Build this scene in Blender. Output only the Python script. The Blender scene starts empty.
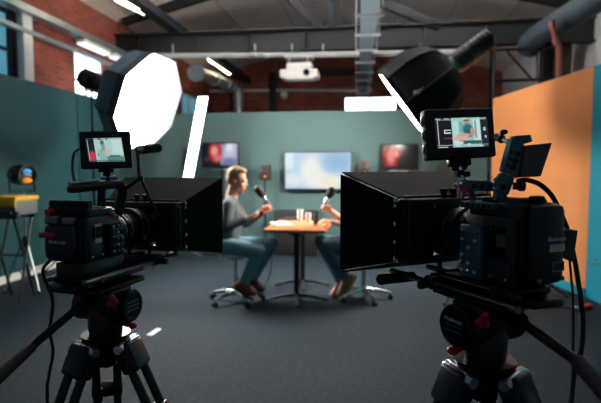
import bpy, bmesh, math, random
from mathutils import Vector, Matrix
random.seed(7)
C = bpy.context.scene.collection
sc = bpy.context.scene
V = Vector
PI = math.pi

# ------------------------------------------------------------------ survey camera
F = 500.0; H = 1.45; YAW = math.radians(7.7); PIT = math.radians(3.83)
_ca, _sa, _cp, _sp = math.cos(YAW), math.sin(YAW), math.cos(PIT), math.sin(PIT)
FW = V((-_sa*_cp, _ca*_cp, -_sp)); RT = V((_ca, _sa, 0)); UP = V((-_sa*_sp, _ca*_sp, _cp))
EYE = V((0, 0, H))
FH = V((-_sa, _ca, 0))                      # level heading of the photographer
def ray(px, py): return FW + RT*((px-300.5)/F) - UP*((py-201.5)/F)
def PY(px, py, Y):
    d = ray(px, py); return EYE + d*(Y/d.y)
def PX(px, py, X):
    d = ray(px, py); return EYE + d*(X/d.x)
def PZ(px, py, z=0.0):
    d = ray(px, py); return EYE + d*((z-H)/d.z)
def PD(px, py, d): return EYE + ray(px, py)*d
def HF(u, w, z): return RT*u + FH*w + V((0, 0, z))     # level frame: right, ahead, up

# ------------------------------------------------------------------ materials
def lin(c):
    return tuple(((x/255)/12.92 if x/255 <= .04045 else ((x/255+.055)/1.055)**2.4) for x in c)
MATS = {}
def mat(name, rgb, rough=.6, metal=0.0, var=.12, scale=20, bump=0.0, emit=0, spec=.5, trans=0.0):
    if name in MATS: return MATS[name]
    m = bpy.data.materials.new(name); m.use_nodes = True
    nt = m.node_tree; b = nt.nodes['Principled BSDF']
    c = lin(rgb)
    tc = nt.nodes.new('ShaderNodeTexCoord'); nz = nt.nodes.new('ShaderNodeTexNoise')
    nz.inputs['Scale'].default_value = scale; nz.inputs['Detail'].default_value = 4
    nt.links.new(tc.outputs['Object'], nz.inputs['Vector'])
    rp = nt.nodes.new('ShaderNodeValToRGB')
    rp.color_ramp.elements[0].position = .3; rp.color_ramp.elements[1].position = .7
    rp.color_ramp.elements[0].color = tuple(x*(1-var) for x in c)+(1,)
    rp.color_ramp.elements[1].color = tuple(min(1, x*(1+var)) for x in c)+(1,)
    nt.links.new(nz.outputs['Fac'], rp.inputs['Fac']); nt.links.new(rp.outputs['Color'], b.inputs['Base Color'])
    b.inputs['Roughness'].default_value = rough; b.inputs['Metallic'].default_value = metal
    b.inputs['Specular IOR Level'].default_value = spec
    if trans: b.inputs['Transmission Weight'].default_value = trans
    if emit:
        nt.links.new(rp.outputs['Color'], b.inputs['Emission Color']); b.inputs['Emission Strength'].default_value = emit
    if bump:
        bp = nt.nodes.new('ShaderNodeBump'); bp.inputs['Strength'].default_value = bump; bp.inputs['Distance'].default_value = .01
        nt.links.new(nz.outputs['Fac'], bp.inputs['Height']); nt.links.new(bp.outputs['Normal'], b.inputs['Normal'])
    MATS[name] = m
    return m

def brick(name, axis):
    m = bpy.data.materials.new(name); m.use_nodes = True
    nt = m.node_tree; b = nt.nodes['Principled BSDF']
    tc = nt.nodes.new('ShaderNodeTexCoord'); sp = nt.nodes.new('ShaderNodeSeparateXYZ'); cb = nt.nodes.new('ShaderNodeCombineXYZ')
    nt.links.new(tc.outputs['Object'], sp.inputs[0])
    nt.links.new(sp.outputs['Y' if axis == 'x' else 'X'], cb.inputs[0]); nt.links.new(sp.outputs['Z'], cb.inputs[1])
    br = nt.nodes.new('ShaderNodeTexBrick')
    br.inputs['Scale'].default_value = 1.0; br.inputs['Brick Width'].default_value = .23; br.inputs['Row Height'].default_value = .078
    br.inputs['Mortar Size'].default_value = .007
    br.inputs['Color1'].default_value = lin((164, 74, 54))+(1,); br.inputs['Color2'].default_value = lin((120, 56, 44))+(1,)
    br.inputs['Mortar'].default_value = lin((120, 98, 88))+(1,)
    nt.links.new(cb.outputs[0], br.inputs['Vector'])
    nz = nt.nodes.new('ShaderNodeTexNoise'); nz.inputs['Scale'].default_value = 2.2; nz.inputs['Detail'].default_value = 6
    nt.links.new(cb.outputs[0], nz.inputs['Vector'])
    mx = nt.nodes.new('ShaderNodeMix'); mx.data_type = 'RGBA'; mx.blend_type = 'MULTIPLY'; mx.inputs['Factor'].default_value = .5
    rp = nt.nodes.new('ShaderNodeValToRGB'); rp.color_ramp.elements[0].position = .35; rp.color_ramp.elements[0].color = (.35, .3, .3, 1); rp.color_ramp.elements[1].position = .65
    nt.links.new(nz.outputs['Fac'], rp.inputs['Fac'])
    nt.links.new(br.outputs['Color'], mx.inputs['A']); nt.links.new(rp.outputs['Color'], mx.inputs['B'])
    nt.links.new(mx.outputs['Result'], b.inputs['Base Color'])
    bp = nt.nodes.new('ShaderNodeBump'); bp.inputs['Strength'].default_value = .4; bp.inputs['Distance'].default_value = .01; bp.invert = True
    nt.links.new(br.outputs['Fac'], bp.inputs['Height']); nt.links.new(bp.outputs['Normal'], b.inputs['Normal'])
    b.inputs['Roughness'].default_value = .9
    return m

def carpet():
    m = bpy.data.materials.new('carpet'); m.use_nodes = True
    nt = m.node_tree; b = nt.nodes['Principled BSDF']
    tc = nt.nodes.new('ShaderNodeTexCoord')
    n1 = nt.nodes.new('ShaderNodeTexNoise'); n1.inputs['Scale'].default_value = 28; n1.inputs['Detail'].default_value = 8; n1.inputs['Roughness'].default_value = .75
    n2 = nt.nodes.new('ShaderNodeTexNoise'); n2.inputs['Scale'].default_value = 260; n2.inputs['Detail'].default_value = 2
    for n in (n1, n2): nt.links.new(tc.outputs['Object'], n.inputs['Vector'])
    a = nt.nodes.new('ShaderNodeMath'); a.operation = 'ADD'
    nt.links.new(n1.outputs['Fac'], a.inputs[0]); nt.links.new(n2.outputs['Fac'], a.inputs[1])
    h = nt.nodes.new('ShaderNodeMath'); h.operation = 'MULTIPLY'; h.inputs[1].default_value = .5
    nt.links.new(a.outputs[0], h.inputs[0])
    rp = nt.nodes.new('ShaderNodeValToRGB')
    rp.color_ramp.elements[0].position = .43; rp.color_ramp.elements[0].color = lin((12, 21, 27))+(1,)
    rp.color_ramp.elements[1].position = .57; rp.color_ramp.elements[1].color = lin((37, 50, 59))+(1,)
    nt.links.new(h.outputs[0], rp.inputs['Fac']); nt.links.new(rp.outputs['Color'], b.inputs['Base Color'])
    bp = nt.nodes.new('ShaderNodeBump'); bp.inputs['Strength'].default_value = .6; bp.inputs['Distance'].default_value = .006
    nt.links.new(h.outputs[0], bp.inputs['Height']); nt.links.new(bp.outputs['Normal'], b.inputs['Normal'])
    b.inputs['Roughness'].default_value = .75; b.inputs['Specular IOR Level'].default_value = .15
    return m

def screen_mat(name, base, shapes, strength=1.0):
    """picture on a display: flat shapes laid over one another in the display's own UV"""
    m = bpy.data.materials.new(name); m.use_nodes = True
    nt = m.node_tree; b = nt.nodes['Principled BSDF']
    uv = nt.nodes.new('ShaderNodeUVMap')
    col = nt.nodes.new('ShaderNodeRGB'); col.outputs[0].default_value = lin(base)+(1,)
    cur = col.outputs[0]
    for s in shapes:
        k, x0, y0, x1, y1, c = s[:6]; soft = s[6] if len(s) > 6 else .02
        if k == 'r': cx, cy, hx, hy = (x0+x1)/2, (y0+y1)/2, abs(x1-x0)/2, abs(y1-y0)/2
        else: cx, cy, hx, hy = x0, y0, x1, y1
        su = nt.nodes.new('ShaderNodeVectorMath'); su.operation = 'SUBTRACT'; su.inputs[1].default_value = (cx, cy, 0)
        nt.links.new(uv.outputs[0], su.inputs[0])
        dv = nt.nodes.new('ShaderNodeVectorMath'); dv.operation = 'DIVIDE'; dv.inputs[1].default_value = (hx, hy, 1)
        nt.links.new(su.outputs[0], dv.inputs[0])
        if k == 'r':
            ab = nt.nodes.new('ShaderNodeVectorMath'); ab.operation = 'ABSOLUTE'; nt.links.new(dv.outputs[0], ab.inputs[0])
            se = nt.nodes.new('ShaderNodeSeparateXYZ'); nt.links.new(ab.outputs[0], se.inputs[0])
            mxn = nt.nodes.new('ShaderNodeMath'); mxn.operation = 'MAXIMUM'
            nt.links.new(se.outputs[0], mxn.inputs[0]); nt.links.new(se.outputs[1], mxn.inputs[1]); val = mxn.outputs[0]
        else:
            ln = nt.nodes.new('ShaderNodeVectorMath'); ln.operation = 'LENGTH'; nt.links.new(dv.outputs[0], ln.inputs[0]); val = ln.outputs['Value']
        mr = nt.nodes.new('ShaderNodeMapRange'); mr.interpolation_type = 'SMOOTHSTEP'
        mr.inputs['From Min'].default_value = 1-soft; mr.inputs['From Max'].default_value = 1+soft
        mr.inputs['To Min'].default_value = 1; mr.inputs['To Max'].default_value = 0
        nt.links.new(val, mr.inputs['Value'])
        mx = nt.nodes.new('ShaderNodeMix'); mx.data_type = 'RGBA'
        nt.links.new(mr.outputs[0], mx.inputs['Factor']); nt.links.new(cur, mx.inputs['A']); mx.inputs['B'].default_value = lin(c)+(1,)
        cur = mx.outputs['Result']
    b.inputs['Base Color'].default_value = (.01, .01, .01, 1); b.inputs['Roughness'].default_value = .15
    nt.links.new(cur, b.inputs['Emission Color']); b.inputs['Emission Strength'].default_value = strength
    return m

M = {}
M['black'] = mat('black_plastic', (15, 16, 18), .40, 0, .15, 60)
M['blackmetal'] = mat('black_anodised_metal', (17, 19, 22), .33, .6, .15, 80)
M['rubber'] = mat('black_rubber', (12, 12, 13), .7, 0, .15, 90, .1)
M['hazefabric'] = mat('hazed_softbox_fabric', (76, 112, 132), .7, 0, .2, 30, .1)  # lens haze over the left shell, put into the fabric colour
M['lip'] = mat('silver_lip', (32, 44, 50), .6, 0, .05, 20)
M['traypaint'] = mat('pale_blue_tray', (150, 176, 186), .5, .1, .06, 6)
M['uplight'] = mat('added_uplight_glow', (236, 243, 255), .8, 0, .01, 5, 0, 190)  # glow of the added uplights that lifts the ceiling
M['fabric'] = mat('black_softbox_fabric', (6, 7, 8), .8, 0, .2, 30, .1, 0, .15)
M['flag'] = mat('matt_black_flag', (9, 9, 10), .7, 0, .2, 14, .05, 0, .18)
M['greymetal'] = mat('grey_metal', (120, 130, 136), .35, .8, .1, 40)
M['chrome'] = mat('bright_metal', (205, 210, 214), .22, .95, .05, 30)
M['bluealu'] = mat('blue_grey_aluminium', (64, 98, 114), .35, .3, .12, 60)
M['shoulder'] = mat('blue_black_casting', (30, 40, 47), .28, .55, .12, 40)
M['red'] = mat('red_plastic', (205, 28, 36), .4, 0, .08, 30)
M['cream'] = mat('cream_sticker', (214, 204, 168), .7, 0, .1, 90)
M['whiteink'] = mat('white_print', (200, 205, 208), .6, 0, .05, 30)
M['glass_black'] = mat('coated_glass', (14, 22, 34), .06, 0, .1, 20, 0, 0, .8)
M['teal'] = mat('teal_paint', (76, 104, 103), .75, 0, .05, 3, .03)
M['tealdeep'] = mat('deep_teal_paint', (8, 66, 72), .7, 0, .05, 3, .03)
M['tealskirt'] = mat('bright_teal_paint', (10, 140, 160), .6, 0, .05, 3, .03)
M['orange'] = mat('orange_paint', (232, 148, 86), .75, 0, .05, 3, .03)
M['plaster'] = mat('white_plaster', (214, 212, 208), .85, 0, .06, 5, .05)
M['roof'] = mat('beige_roof_board', (232, 220, 208), .85, 0, .08, 2.5, .03)
M['steel'] = mat('dark_painted_steel', (20, 25, 27), .6, .2, .12, 8)
M['duct'] = mat('galvanised_duct', (168, 182, 188), .38, .7, .12, 6)
M['conduit'] = mat('pale_conduit', (196, 200, 200), .5, .1, .06, 6)
M['white'] = mat('white_plastic', (226, 226, 224), .45, 0, .04, 10)
M['whitepaint'] = mat('white_paint', (220, 222, 220), .6, 0, .05, 10)
M['wood'] = mat('orange_wood_top', (196, 116, 70), .45, 0, .18, 9)
M['paper'] = mat('paper', (236, 226, 214), .8, 0, .03, 10)
M['glass'] = mat('clear_glass', (235, 240, 242), .12, 0, .02, 10, 0, 0, .5, .45)
M['darkduct'] = mat('dull_blue_duct', (60, 72, 80), .5, .4, .12, 6)
M['yellow'] = mat('yellow_paint', (246, 190, 44), .5, 0, .08, 12)
M['skin'] = mat('skin', (226, 170, 146), .55, 0, .08, 14, .02)
M['hair_blond'] = mat('sandy_hair', (172, 138, 106), .7, 0, .3, 60, .3)
M['hair_brown'] = mat('brown_hair', (104, 72, 54), .7, 0, .3, 60, .3)
M['sweater'] = mat('grey_knit', (84, 92, 94), .9, 0, .15, 120, .2)
M['tee'] = mat('pale_pink_cotton', (232, 206, 202), .85, 0, .06, 60, .1)
M['jeans'] = mat('blue_denim', (104, 148, 164), .85, 0, .22, 50, .1)
M['jeans_dark'] = mat('dark_blue_denim', (70, 104, 122), .85, 0, .25, 50, .1)
M['leather'] = mat('brown_leather', (112, 62, 44), .5, 0, .2, 30, .1)
M['leather_tan'] = mat('tan_leather', (140, 88, 58), .5, 0, .2, 30, .1)
M['sole'] = mat('pale_sole', (206, 176, 146), .7, 0, .1, 20)
M['tape'] = mat('white_tape', (236, 240, 240), .6, 0, .05, 20)
M['redpipe'] = mat('red_pipe', (110, 50, 38), .5, 0, .1, 10)
M['darkcase'] = mat('dark_cabinet', (8, 9, 10), .6, 0, .1, 10)
M['carpet'] = carpet()
M['brickx'] = brick('red_brick_side', 'x'); M['bricky'] = brick('red_brick_end', 'y')
SOFT = 45.0
M['diffuser_left'] = mat('softbox_diffuser_lit', (255, 253, 248), .8, 0, .01, 5, 0, 60)
M['diffuser_right'] = mat('softbox_diffuser_lit_warm', (255, 246, 234), .8, 0, .01, 5, 0, 95)
M['strip'] = mat('led_strip_lit', (250, 253, 255), .8, 0, .01, 5, 0, 9)
M['tube'] = mat('fluorescent_lit', (255, 236, 200), .8, 0, .01, 5, 0, 14)
M['tubecool'] = mat('fluorescent_cool', (232, 240, 245), .8, 0, .02, 5, 0, 1.2)
M['sky'] = mat('daylit_pane', (235, 245, 255), .3, 0, .01, 5, 0, 4)
M['skydim'] = mat('dim_daylit_pane', (90, 150, 175), .15, 0, .1, 3, 0, .6)
M['spotglow'] = mat('lamp_glow_orange', (255, 150, 50), .4, 0, .1, 30, 0, .6)
M['spotblue'] = mat('lamp_glow_blue', (70, 170, 230), .4, 0, .1, 30, 0, .5)
M['led'] = mat('led_white', (255, 244, 220), .4, 0, .01, 30, 0, 6)

# ------------------------------------------------------------------ building
INV = {}
class MB:
    def __init__(s): s.bm = bmesh.new()
    def _add(s, tmp, mtx=None):
        if mtx is not None: tmp.transform(mtx)
        me = bpy.data.meshes.new('tmp'); tmp.to_mesh(me); tmp.free(); s.bm.from_mesh(me); bpy.data.meshes.remove(me)
    def box(s, c, size, rot=None, bev=0.0, seg=2):
        t = bmesh.new(); bmesh.ops.create_cube(t, size=1)
        bmesh.ops.scale(t, vec=V(size), verts=t.verts)
        if bev: bmesh.ops.bevel(t, geom=list(t.edges), offset=min(bev, min(size)*.49), segments=seg, profile=.5, affect='EDGES')
        mt = Matrix.Translation(V(c))
        if rot is not None: mt = mt @ rot.to_4x4()
        s._add(t, mt); return s
    def tube(s, pts, r, n=10, caps=True):
        pts = [V(p) for p in pts]; rs = r if isinstance(r, (list, tuple)) else [r]*len(pts)
        bm = s.bm; rings = []
        d = (pts[1]-pts[0]).normalized()
        nrm = d.orthogonal().normalized()
        for i, p in enumerate(pts):
            if i == 0: t = (pts[1]-pts[0])
            elif i == len(pts)-1: t = pts[-1]-pts[-2]
            else: t = (pts[i+1]-pts[i]).normalized()+(pts[i]-pts[i-1]).normalized()
            t = t.normalized()
            nrm = (nrm - t*nrm.dot(t)).normalized(); bi = t.cross(nrm)
            rings.append([bm.verts.new(p+(nrm*math.cos(2*PI*k/n)+bi*math.sin(2*PI*k/n))*rs[i]) for k in range(n)])
        for a, b in zip(rings, rings[1:]):
            for k in range(n): bm.faces.new((a[k], a[(k+1) % n], b[(k+1) % n], b[k]))
        if caps:
            bm.faces.new(list(reversed(rings[0]))); bm.faces.new(rings[-1])
        return s
    def caps(s, a, b, ra, rb, n=12):
        s.tube([a, b], [ra, rb], n); s.ell(a, (ra,)*3, None, n); s.ell(b, (rb,)*3, None, n); return s
    def ell(s, c, rad, rot=None, n=14):
        t = bmesh.new(); bmesh.ops.create_uvsphere(t, u_segments=n, v_segments=max(6, n*2//3), radius=1)
        mt = Matrix.Translation(V(c))
        if rot is not None: mt = mt @ rot.to_4x4()
        s._add(t, mt @ Matrix.Diagonal((rad[0], rad[1], rad[2], 1))); return s
    def lathe(s, o, ax, prof, n=24, close=True, a0=0.0):
        """prof: (distance along axis, radius)"""
        o = V(o); ax = V(ax).normalized(); u = ax.orthogonal().normalized(); w = ax.cross(u); bm = s.bm; rings = []
        for (h, r) in prof: rings.append([bm.verts.new(o+ax*h+(u*math.cos(a0+2*PI*k/n)+w*math.sin(a0+2*PI*k/n))*max(r, .0004)) for k in range(n)])
        for a, b in zip(rings, rings[1:]):
            for k in range(n): bm.faces.new((a[k], a[(k+1) % n], b[(k+1) % n], b[k]))
        if close: bm.faces.new(list(reversed(rings[0]))); bm.faces.new(rings[-1])
        return s
    def prism(s, poly, vec):
        vec = V(vec); bm = s.bm
        a = [bm.verts.new(V(p)) for p in poly]; b = [bm.verts.new(V(p)+vec) for p in poly]
        bm.faces.new(list(reversed(a))); bm.faces.new(b); n = len(a)
        for k in range(n): bm.faces.new((a[k], a[(k+1) % n], b[(k+1) % n], b[k]))
        return s
    def quad(s, pts):
        s.bm.faces.new([s.bm.verts.new(V(p)) for p in pts]); return s
    def build(s, name, m, parent=None, smooth=True, ang=35, bev=0.0, fix=True):
        bm = s.bm
        if fix: bmesh.ops.recalc_face_normals(bm, faces=bm.faces)
        inv = INV.get(parent.name) if parent is not None else None
        if inv is not None: bm.transform(inv)
        me = bpy.data.meshes.new(name); bm.to_mesh(me); bm.free(); me.materials.append(m)
        o = bpy.data.objects.new(name, me); C.objects.link(o)
        if parent is not None: o.parent = parent; INV[o.name] = INV[parent.name]
        if smooth:
            for p in me.polygons: p.use_smooth = True
            me.set_sharp_from_angle(angle=math.radians(ang))
        if bev:
            b = o.modifiers.new('Bevel', 'BEVEL'); b.width = bev; b.segments = 2; b.limit_method = 'ANGLE'; b.angle_limit = math.radians(40)
        return o

def tag(o, label=None, cat=None, group=None, kind=None):
    if label: o['label'] = label
    if cat: o['category'] = cat
    if group: o['group'] = group
    if kind: o['kind'] = kind
    return o
def thing(name, label, cat, loc=(0, 0, 0), rz=0.0, group=None):
    o = bpy.data.objects.new(name, None); C.objects.link(o); o.empty_display_size = .05
    o.location = loc; o.rotation_euler = (0, 0, rz)
    mw = Matrix.Translation(V(loc)) @ Matrix.Rotation(rz, 4, 'Z'); INV[o.name] = mw.inverted()
    return tag(o, label, cat, group)
def solo(o, label, cat, group=None):
    """a thing that is one mesh: put its origin at its own base"""
    me = o.data; vs = [v.co for v in me.vertices]
    c = V(((min(v.x for v in vs)+max(v.x for v in vs))/2, (min(v.y for v in vs)+max(v.y for v in vs))/2, min(v.z for v in vs)))
    me.transform(Matrix.Translation(-c)); o.location = c
    return tag(o, label, cat, group)
def struct(o): o['kind'] = 'structure'; return o
def copy_tree(o, parent=None):
    c = o.copy(); C.objects.link(c)
    if parent is not None: c.parent = parent
    for ch in o.children: copy_tree(ch, c)
    return c
def screen(name, corners, m, parent):
    """corners: bottom-left, bottom-right, top-right, top-left"""
    bm = bmesh.new(); vs = [bm.verts.new(V(p)) for p in corners]; f = bm.faces.new(vs)
    uvl = bm.loops.layers.uv.new('UVMap')
    for l, uv in zip(f.loops, ((0, 0), (1, 0), (1, 1), (0, 1))): l[uvl].uv = uv
    bm.transform(INV[parent.name])
    me = bpy.data.meshes.new(name); bm.to_mesh(me); bm.free(); me.materials.append(m)
    o = bpy.data.objects.new(name, me); C.objects.link(o); o.parent = parent; INV[o.name] = INV[parent.name]
    return o
def text_mesh(name, s, size, origin, xdir, ydir, m, parent, depth=.0006):
    cu = bpy.data.curves.new('txt', 'FONT'); cu.body = s; cu.size = size; cu.extrude = depth; cu.align_x = 'CENTER'; cu.align_y = 'CENTER'
    t = bpy.data.objects.new('txt', cu); C.objects.link(t); bpy.context.view_layer.update()
    me = bpy.data.meshes.new_from_object(t.evaluated_get(bpy.context.evaluated_depsgraph_get()))
    bpy.data.objects.remove(t); bpy.data.curves.remove(cu)
    x = V(xdir).normalized(); y = V(ydir); y = (y-x*y.dot(x)).normalized(); z = x.cross(y)
    mt = Matrix((x, y, z)).transposed().to_4x4(); mt.translation = V(origin)
    me.transform(INV[parent.name] @ mt); me.name = name; me.materials.clear(); me.materials.append(m)
    o = bpy.data.objects.new(name, me); C.objects.link(o); o.parent = parent; INV[o.name] = INV[parent.name]
    return o
def rotm(x, y=None, z=None):
    """3x3 whose columns are the given directions"""
    return Matrix((V(x), V(y), V(z))).transposed()
def frame(dirv, up=(0, 0, 1)):
    """columns: right, forward(dir), up"""
    f = V(dirv).normalized(); r = f.cross(V(up)).normalized(); u = r.cross(f)
    return Matrix((r, f, u)).transposed()
def spline(pts, n=8):
    pts = [V(p) for p in pts]; out = []
    P = [pts[0]*2-pts[1]]+pts+[pts[-1]*2-pts[-2]]
    for i in range(1, len(P)-2):
        for k in range(n):
            t = k/n; a, b, c, d = P[i-1], P[i], P[i+1], P[i+2]
            out.append(.5*((2*b)+(c-a)*t+(2*a-5*b+4*c-d)*t*t+(3*b-a-3*c+d)*t**3))
    out.append(pts[-1]); return out
# ------------------------------------------------------------------ the room
YB = 8.5; XL = -4.52; XO = -4.80; XR = 3.75; YG = 15.0; YBM = 9.2
RIDGE = -.68; EAVE = 4.25; SL = .275
def roof_z(x): return EAVE + SL*(x-XO) if x <= RIDGE else EAVE+SL*(RIDGE-XO)-SL*(x-RIDGE)
f = MB(); f.box((-.6, 7.0, -.03), (9.2, 17.0, .06)); struct(f.build('floor', M['carpet'], smooth=False))
# roof: two sloping boards
c = MB(); t = .1
for a, b in ((XO-.1, RIDGE), (RIDGE, XR+.1)):
    za, zb = roof_z(a), roof_z(b)
    c.prism([(a, 2.5, za), (b, 2.5, zb), (b, 2.5, zb+t), (a, 2.5, za+t)], (0, YG-2.4, 0))
ceil_o = struct(c.build('ceiling', M['roof'], smooth=False))
cs = MB()
for x in (-3.0, -1.9, .6, 1.7, 2.7):
    cs.box((x, 9.0, roof_z(x)-.008), (.035, 12.0, .02), Matrix.Rotation(-math.atan(SL if x < RIDGE else -SL), 3, 'Y'))
cs.build('roof_board_joint', M['conduit'], None, False)
bpy.data.objects['roof_board_joint'].name = 'trim_1'; struct(bpy.data.objects['trim_1'])

def wall_with_holes(axis, at, th, a0, a1, z0, z1, holes):
    """a wall slab in one mesh, cut round its window openings"""
    mb = MB(); cuts = sorted(set([a0, a1]+[h[0] for h in holes]+[h[1] for h in holes]))
    for p, q in zip(cuts, cuts[1:]):
        hs = sorted([h for h in holes if h[0] <= p+1e-6 and h[1] >= q-1e-6], key=lambda h: h[2])
        z = z0
        for h in hs+[None]:
            top = h[2] if h else z1
            if top > z+1e-4:
                cc, ss = ((at, (p+q)/2, (z+top)/2), (th, q-p, top-z)) if axis == 'x' else (((p+q)/2, at, (z+top)/2), (q-p, th, top-z))
                mb.box(cc, ss)
            if h: z = h[3]
    return mb

# windows in the brick side wall, measured on its face
def yz(px, py): p = PX(px, py, XO); return p.y, p.z
w1y0, w1y1 = 5.15, yz(17, 40)[0]; w1z1 = 3.60
w2y0, w2y1 = yz(75, 70)[0], yz(104, 70)[0]; w2z1 = yz(90, 55)[1]
w4y0, w4y1 = yz(182, 100)[0], yz(199, 100)[0]; w4z1 = yz(190, 94)[1]
holes = [(w1y0, w1y1, 2.0, w1z1), (w2y0, w2y1, 2.0, w2z1), (w4y0, w4y1, 2.3, w4z1)]
wl = wall_with_holes('x', XO-.15, .3, 2.5, YG, 0, EAVE+.02, holes)
struct(wl.build('wall_left_outer', M['brickx'], smooth=False))
# gable end with its two-pane window
g0 = PY(343, 102, YG).x; g1 = PY(398, 102, YG).x; gz0 = PY(370, 112, YG).z; gz1 = PY(370, 95, YG).z
wg = wall_with_holes('y', YG+.15, .3, XO-.2, XR+.2, 0, EAVE, [(g0, g1, gz0, gz1)])
zr = roof_z(RIDGE)+.05
wg.prism([(XO-.2, YG, EAVE), (XR+.2, YG, EAVE), (RIDGE, YG, zr)], (0, .3, 0))
struct(wg.build('wall_back_outer', M['bricky'], smooth=False))
wr = MB(); wr.box((XR+.1, 9.0, EAVE/2), (.2, 13.0, EAVE)); struct(wr.build('wall_right_outer', M['plaster'], smooth=False))

def window(n, axis, at, a0, a1, z0, z1, pane_m, frame_m, nv, nh, fw=.05, dep=.10):
    def bx(mb, a, b, za, zb, d0, d):
        cc, ss = ((at+d0, (a+b)/2, (za+zb)/2), (d, b-a, zb-za)) if axis == 'x' else (((a+b)/2, at-d0, (za+zb)/2), (b-a, d, zb-za))
        mb.box(cc, ss)
    fr = MB()
    bx(fr, a0, a0+fw, z0, z1, -.1, dep); bx(fr, a1-fw, a1, z0, z1, -.1, dep); bx(fr, a0, a1, z0, z0+fw, -.1, dep); bx(fr, a0, a1, z1-fw, z1, -.1, dep)
    for k in range(1, nv+1): x = a0+(a1-a0)*k/(nv+1); bx(fr, x-.022, x+.022, z0, z1, -.1, dep*.7)
    for k in range(1, nh+1): z = z0+(z1-z0)*k/(nh+1); bx(fr, a0, a1, z-.018, z+.018, -.1, dep*.7)
    root = fr.build('window_%d' % n, frame_m, None, False); struct(root); INV[root.name] = Matrix.Identity(4)
    p = MB(); bx(p, a0+.01, a1-.01, z0+.01, z1-.01, -.13, .012); p.build('pane', pane_m, root, False)
    return root
window(1, 'x', XO, w1y0, w1y1, 2.0, w1z1, M['skydim'], M['steel'], 2, 2)
window(2, 'x', XO, w2y0, w2y1, 2.0, w2z1, M['sky'], M['whitepaint'], 1, 2, .03)
window(3, 'y', YG, g0, g1, gz0, gz1, M['sky'], M['steel'], 1, 0, .06)
window(4, 'x', XO, w4y0, w4y1, 2.3, w4z1, M['skydim'], M['whitepaint'], 1, 1)
# pale reveal and dressed brick edge beside the near window
rv = MB(); rv.box((XO+.04, w1y1+.10, 2.8), (.12, .20, 1.62), None, .01); struct(rv.build('trim_2', M['whitepaint']))

# studio partitions
PT_ = 2.62; PB_ = 2.41
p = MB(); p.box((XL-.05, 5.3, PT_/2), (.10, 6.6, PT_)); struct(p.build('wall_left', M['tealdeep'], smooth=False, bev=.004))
p = MB(); p.box(((XL+2.02)/2, YB+.05, PB_/2), (2.02-XL, .10, PB_)); struct(p.build('wall_back', M['teal'], smooth=False, bev=.004))
bb = MB(); bb.box((XL+.012, 5.25, .05), (.024, 6.5, .10)); struct(bb.build('baseboard_left', M['whitepaint'], smooth=False, bev=.004))
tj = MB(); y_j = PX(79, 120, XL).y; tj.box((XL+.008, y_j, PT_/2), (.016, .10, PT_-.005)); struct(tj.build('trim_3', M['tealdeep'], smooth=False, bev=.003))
# right partition: orange panel, then teal panel, skirting below
A = V((1.97, 8.42, 0)); B = V((2.43, 5.92, 0)); dr = (B-A).normalized(); nr = V((-dr.y, dr.x, 0)); nr = nr if nr.x > 0 else -nr
E_ = B + dr*2.6; OT = 2.56
def slab(a, b, z0, z1, off, th): 
    mb = MB(); a = a+nr*off; b = b+nr*off
    mb.prism([a+V((0, 0, z0)), b+V((0, 0, z0)), b+nr*th+V((0, 0, z0)), a+nr*th+V((0, 0, z0))], (0, 0, z1-z0)); return mb
struct(slab(A, B, 0, OT, 0, .1).build('wall_right', M['orange'], smooth=False, bev=.004))
wt = struct(slab(B, E_, 0, OT, 0, .1).build('wall_right_front', M['tealskirt'], smooth=False, bev=.004)); INV[wt.name] = Matrix.Identity(4)
struct(slab(A, B, 0, .10, -.02, .019).build('baseboard_right', M['tealskirt'], smooth=False, bev=.003))
hp = B+dr*.16-nr*.01; hp.z = .44
h = MB(); h.tube([hp, hp-nr*.05], .012); h.tube([hp-nr*.05, hp-nr*.05+dr*.13], .011); h.box(hp-nr*(-.006), (.02, .05, .05)); h.build('door_handle', M['chrome'], wt)

# ------------------------------------------------------------------ roof steel and services
t = thing('roof_truss', 'dark steel roof truss spanning the whole room, its deep level beam above the back partition', 'roof truss', (RIDGE, YBM, 3.6))
bz0 = PY(340, 49.5, YBM).z; bz1 = PY(340, 28, YBM).z; bc = (bz0+bz1)/2
m = MB(); m.box(((XO+XR)/2, YBM, bc), (XR-XO, .05, bz1-bz0))
for z in (bz0, bz1): m.box(((XO+XR)/2, YBM, z), (XR-XO, .22, .03))
for x in [XO+.5+k*1.05 for k in range(8)]: m.box((x, YBM-.06, bc), (.02, .10, bz1-bz0-.03))
m.build('tie_beam', M['steel'], t, False)
def member(a, b, w, name):
    m = MB(); d = (b-a); fr = frame(d, (0, 1, 0)); m.box((a+b)/2, (w, d.length, .12), fr, .01); m.build(name, M['steel'], t)
yb = YBM
member(V((XO+.15, yb, roof_z(XO)-.0)), V((RIDGE, yb, roof_z(RIDGE)-.13)), .2, 'rafter')
member(V((XR-.15, yb, roof_z(XR)-.0)), V((RIDGE, yb, roof_z(RIDGE)-.13)), .2, 'rafter')
member(V((RIDGE, yb, bz1)), V((RIDGE, yb, roof_z(RIDGE)-.15)), .14, 'king_post')
member(PY(322, 28, yb), PY(287, -5, yb), .16, 'strut')
member(PY(440, 27, yb), PY(366, -4, yb), .16, 'strut')
m = MB(); m.box(((-3.62), 9.5, 4.10), (.12, 10.9, .16)); m.box((-3.62, 9.5, 4.01), (.22, 10.9, .02))
solo(m.build('roof_purlin', M['steel'], smooth=False), 'dark steel purlin running along the left roof slope above the truss end', 'purlin')
m = MB(); m.tube([PY(150, 56, YBM-.1), PY(300, 55, YBM-.1), PY(470, 52, YBM-.1)], .05, 12)
for px in (173, 255, 292, 323, 420): q = PY(px, 54, YBM-.1); m.tube([q, q+V((0, 0, .18))], .012, 6)
for px in (252, 261): q = PY(px, 54.5, YBM-.16); m.ell(q, (.07, .05, .035))
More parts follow.
